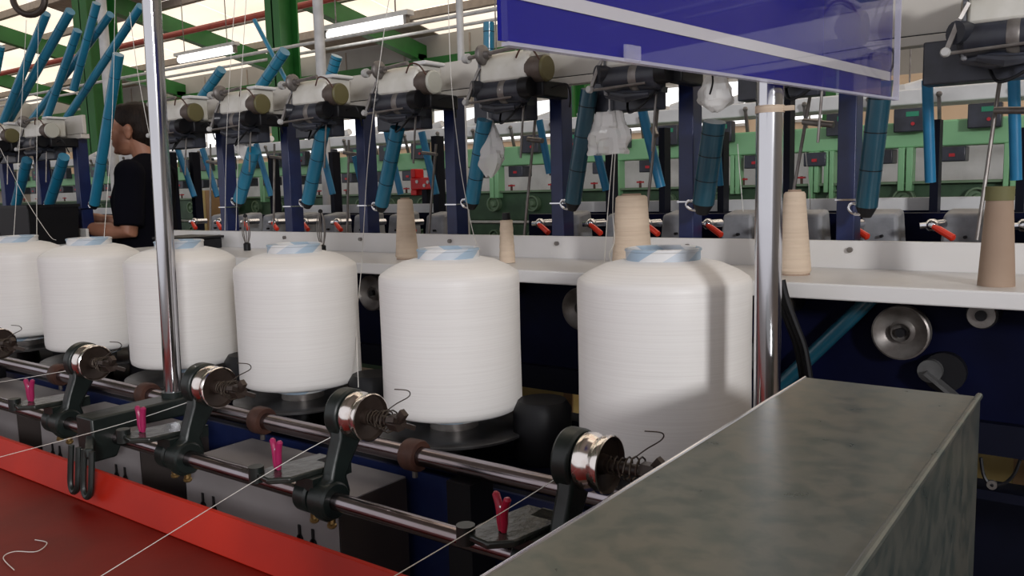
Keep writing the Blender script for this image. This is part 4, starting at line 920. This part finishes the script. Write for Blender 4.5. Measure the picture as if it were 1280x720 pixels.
l0, l1 = onsign(662, 0), onsign(960, 66); u0, u1 = onsign(735, 0), onsign(960, 56)
xa, xb = onsign(640, 0)[0], SLN-0.012
MB().add([(x, y, z) for y in (0.0045, 0.0052) for x, z in ((xa, ext(l0, l1, xa)), (xb, ext(l0, l1, xb)+0.0), (xb, ext(u0, u1, xb)+0.006), (xa, ext(u0, u1, xa)))], [(0, 1, 2, 3), (7, 6, 5, 4), (0, 4, 5, 1), (1, 5, 6, 2), (2, 6, 7, 3), (3, 7, 4, 0)]).build('stripe', 'sign_stripe', t)
MB().box(0.008, SLN, -0.004, 0.004, -0.003, 0.0).build('lower_edge', 'acrylic_edge', t)
MB().box(SLN-0.001, SLN+0.0008, -0.004, 0.004, -0.003, SH).build('end_edge', 'acrylic_edge', t)
for x in (0.1, 0.6): MB().cyl((x, 0, SH), (x, 0, SH+1.2), 0.002, n=6).build('hanging_wire', 'grey_metal', t)
cx, cz = onsign(785, 66)
MB().box(cx-0.011, cx+0.011, -0.0065, -0.0035, -0.002, 0.012).build('tape_piece', 'clear_tape', t)
cx, cz = onsign(1103, 110)
MB().box(cx-0.025, cx+0.025, 0.012, 0.03, 0.006, 0.05).build('clip_block', 'beige_paint', t)

# dark ring at upper left
a = at(36, -2, Y=1.3)
t = thing('guide_ring', 'dark brown ring hanging at the upper left corner', 'ring', a)
rad = pxw(20, a)
ring = [(CR*math.cos(x)+UP*math.sin(x))*rad for x in [2*math.pi*k/32 for k in range(33)]]
MB().loft(ring, pxw(4, a), 10, caps=False).build('ring', 'oily_brown', t)
MB().cyl((0, 0, rad), (0, 0, roof_z(1.3)-a.z), 0.004, n=8).build('rod', 'grey_metal', t)

# ------------------------------------------------------------------ threads
def thread(pts, r, name, label, group):
    P = [at(x, y, Y=Y) for x, y, Y in pts]
    tag(MB().loft(smooth_path(P, 8), r, 5).build(name, 'thread', org=P[0]), label, 'thread', group)
GT = 'white threads running up to the machine'; GF = 'white threads running off the front pulleys'
for pts, lab in (([(487, -5, 1.5), (480, 40, 1.5), (461, 190, 1.5), (452, 330, 1.45), (446, 400, 1.3), (448, 484, 1.15)], 'white thread dropping between the two packages left of centre'),
                 ([(560, -5, 1.66), (564, 100, 1.66), (572, 180, 1.66), (579, 230, 1.64), (590, 285, 1.6), (598, 312, 1.35)], 'white thread running down into the central package'),
                 ([(33, 25, 1.5), (26, 150, 1.5), (17, 298, 1.3)], 'white thread rising from the package at the left frame edge'),
                 ([(48, 25, 1.5), (46, 180, 1.5), (46, 298, 1.3)], 'white thread rising near the dark ring at left'),
                 ([(144, -5, 1.5), (140, 150, 1.5), (130, 298, 1.3)], 'white thread passing in front of the worker'),
                 ([(162, 15, 1.5), (172, 90, 1.5), (187, 170, 1.5)], 'white thread slanting beside the worker head'),
                 ([(294, -5, 1.6), (284, 150, 1.6), (281, 288, 1.72)], 'white thread left of the pair right of the left pole'),
                 ([(308, -5, 1.6), (299, 150, 1.6), (295, 288, 1.72)], 'white thread right of the pair right of the left pole'),
                 ([(766, 190, 1.62), (760, 260, 1.6), (755, 335, 1.36)], 'white thread left of the pair below the square bag'),
                 ([(769, 190, 1.62), (766, 260, 1.6), (768, 300, 1.5), (762, 318, 1.4), (766, 333, 1.32)], 'white thread right of the pair below the square bag'),
                 ([(0, 185, 1.6), (30, 245, 1.5), (60, 292, 1.4), (70, 300, 1.3)], 'white thread slanting down across the left black tub'),
                 ([(922, 180, 1.9), (925, 220, 1.9), (929, 265, 1.9)], 'white thread left of the right chrome pole'),
                 ([(1007, 190, 1.9), (1012, 240, 1.9), (1013, 262, 1.95)], 'white thread right of the right chrome pole')):
    thread(pts, 0.0010, 'thread', lab, GT)
for pts, lab in (([(708, 590, 0.86), (640, 633, 0.775), (490, 722, 0.55)], 'white thread from the pulley nearest the galvanised box'),
                 ([(430, 538, 0.86), (350, 582, 0.775), (120, 724, 0.5)], 'white thread from the pulley left of the central package'),
                 ([(252, 497, 0.86), (152, 530, 0.775), (-10, 574, 0.55)], 'white thread from the pulley right of the left pole'),
                 ([(98, 461, 0.86), (10, 476, 0.775), (-20, 480, 0.7)], 'white thread from the pulley left of the left pole')):
    thread(pts, 0.0006, 'thread', lab, GF)
# black cable with ring at lower right
P = [at(*q, Y=1.585) for q in ((1226, 572), (1230, 595), (1240, 606), (1256, 604), (1268, 592), (1275, 575))]
t = thing('cable', 'black cable with a ring hanging in the frame at lower right', 'cable', P[0])
MB().loft(smooth_path([p-P[0] for p in P]), 0.003, 6).build('cord', 'black', t)
MB().lathe([(0.003, -0.003), (0.008, -0.003), (0.008, 0.003), (0.003, 0.003)], P[2]-P[0], 'Y', 14).build('ring', 'grey_metal', t)

t = thing('cable_bundle', 'bundle of black cables drooping behind the right chrome pole', 'cable', at(975, 365, Y=1.45))
for k, off in enumerate((0, 5, 10)):
    P = [at(x+off, y, Y=1.45-0.01*k) for x, y in ((968, 350), (974, 375), (985, 405), (996, 435), (1003, 475))]
    MB().loft(smooth_path([p-Vector(t.location) for p in P]), 0.0055, 8).build('cable', 'black', t)
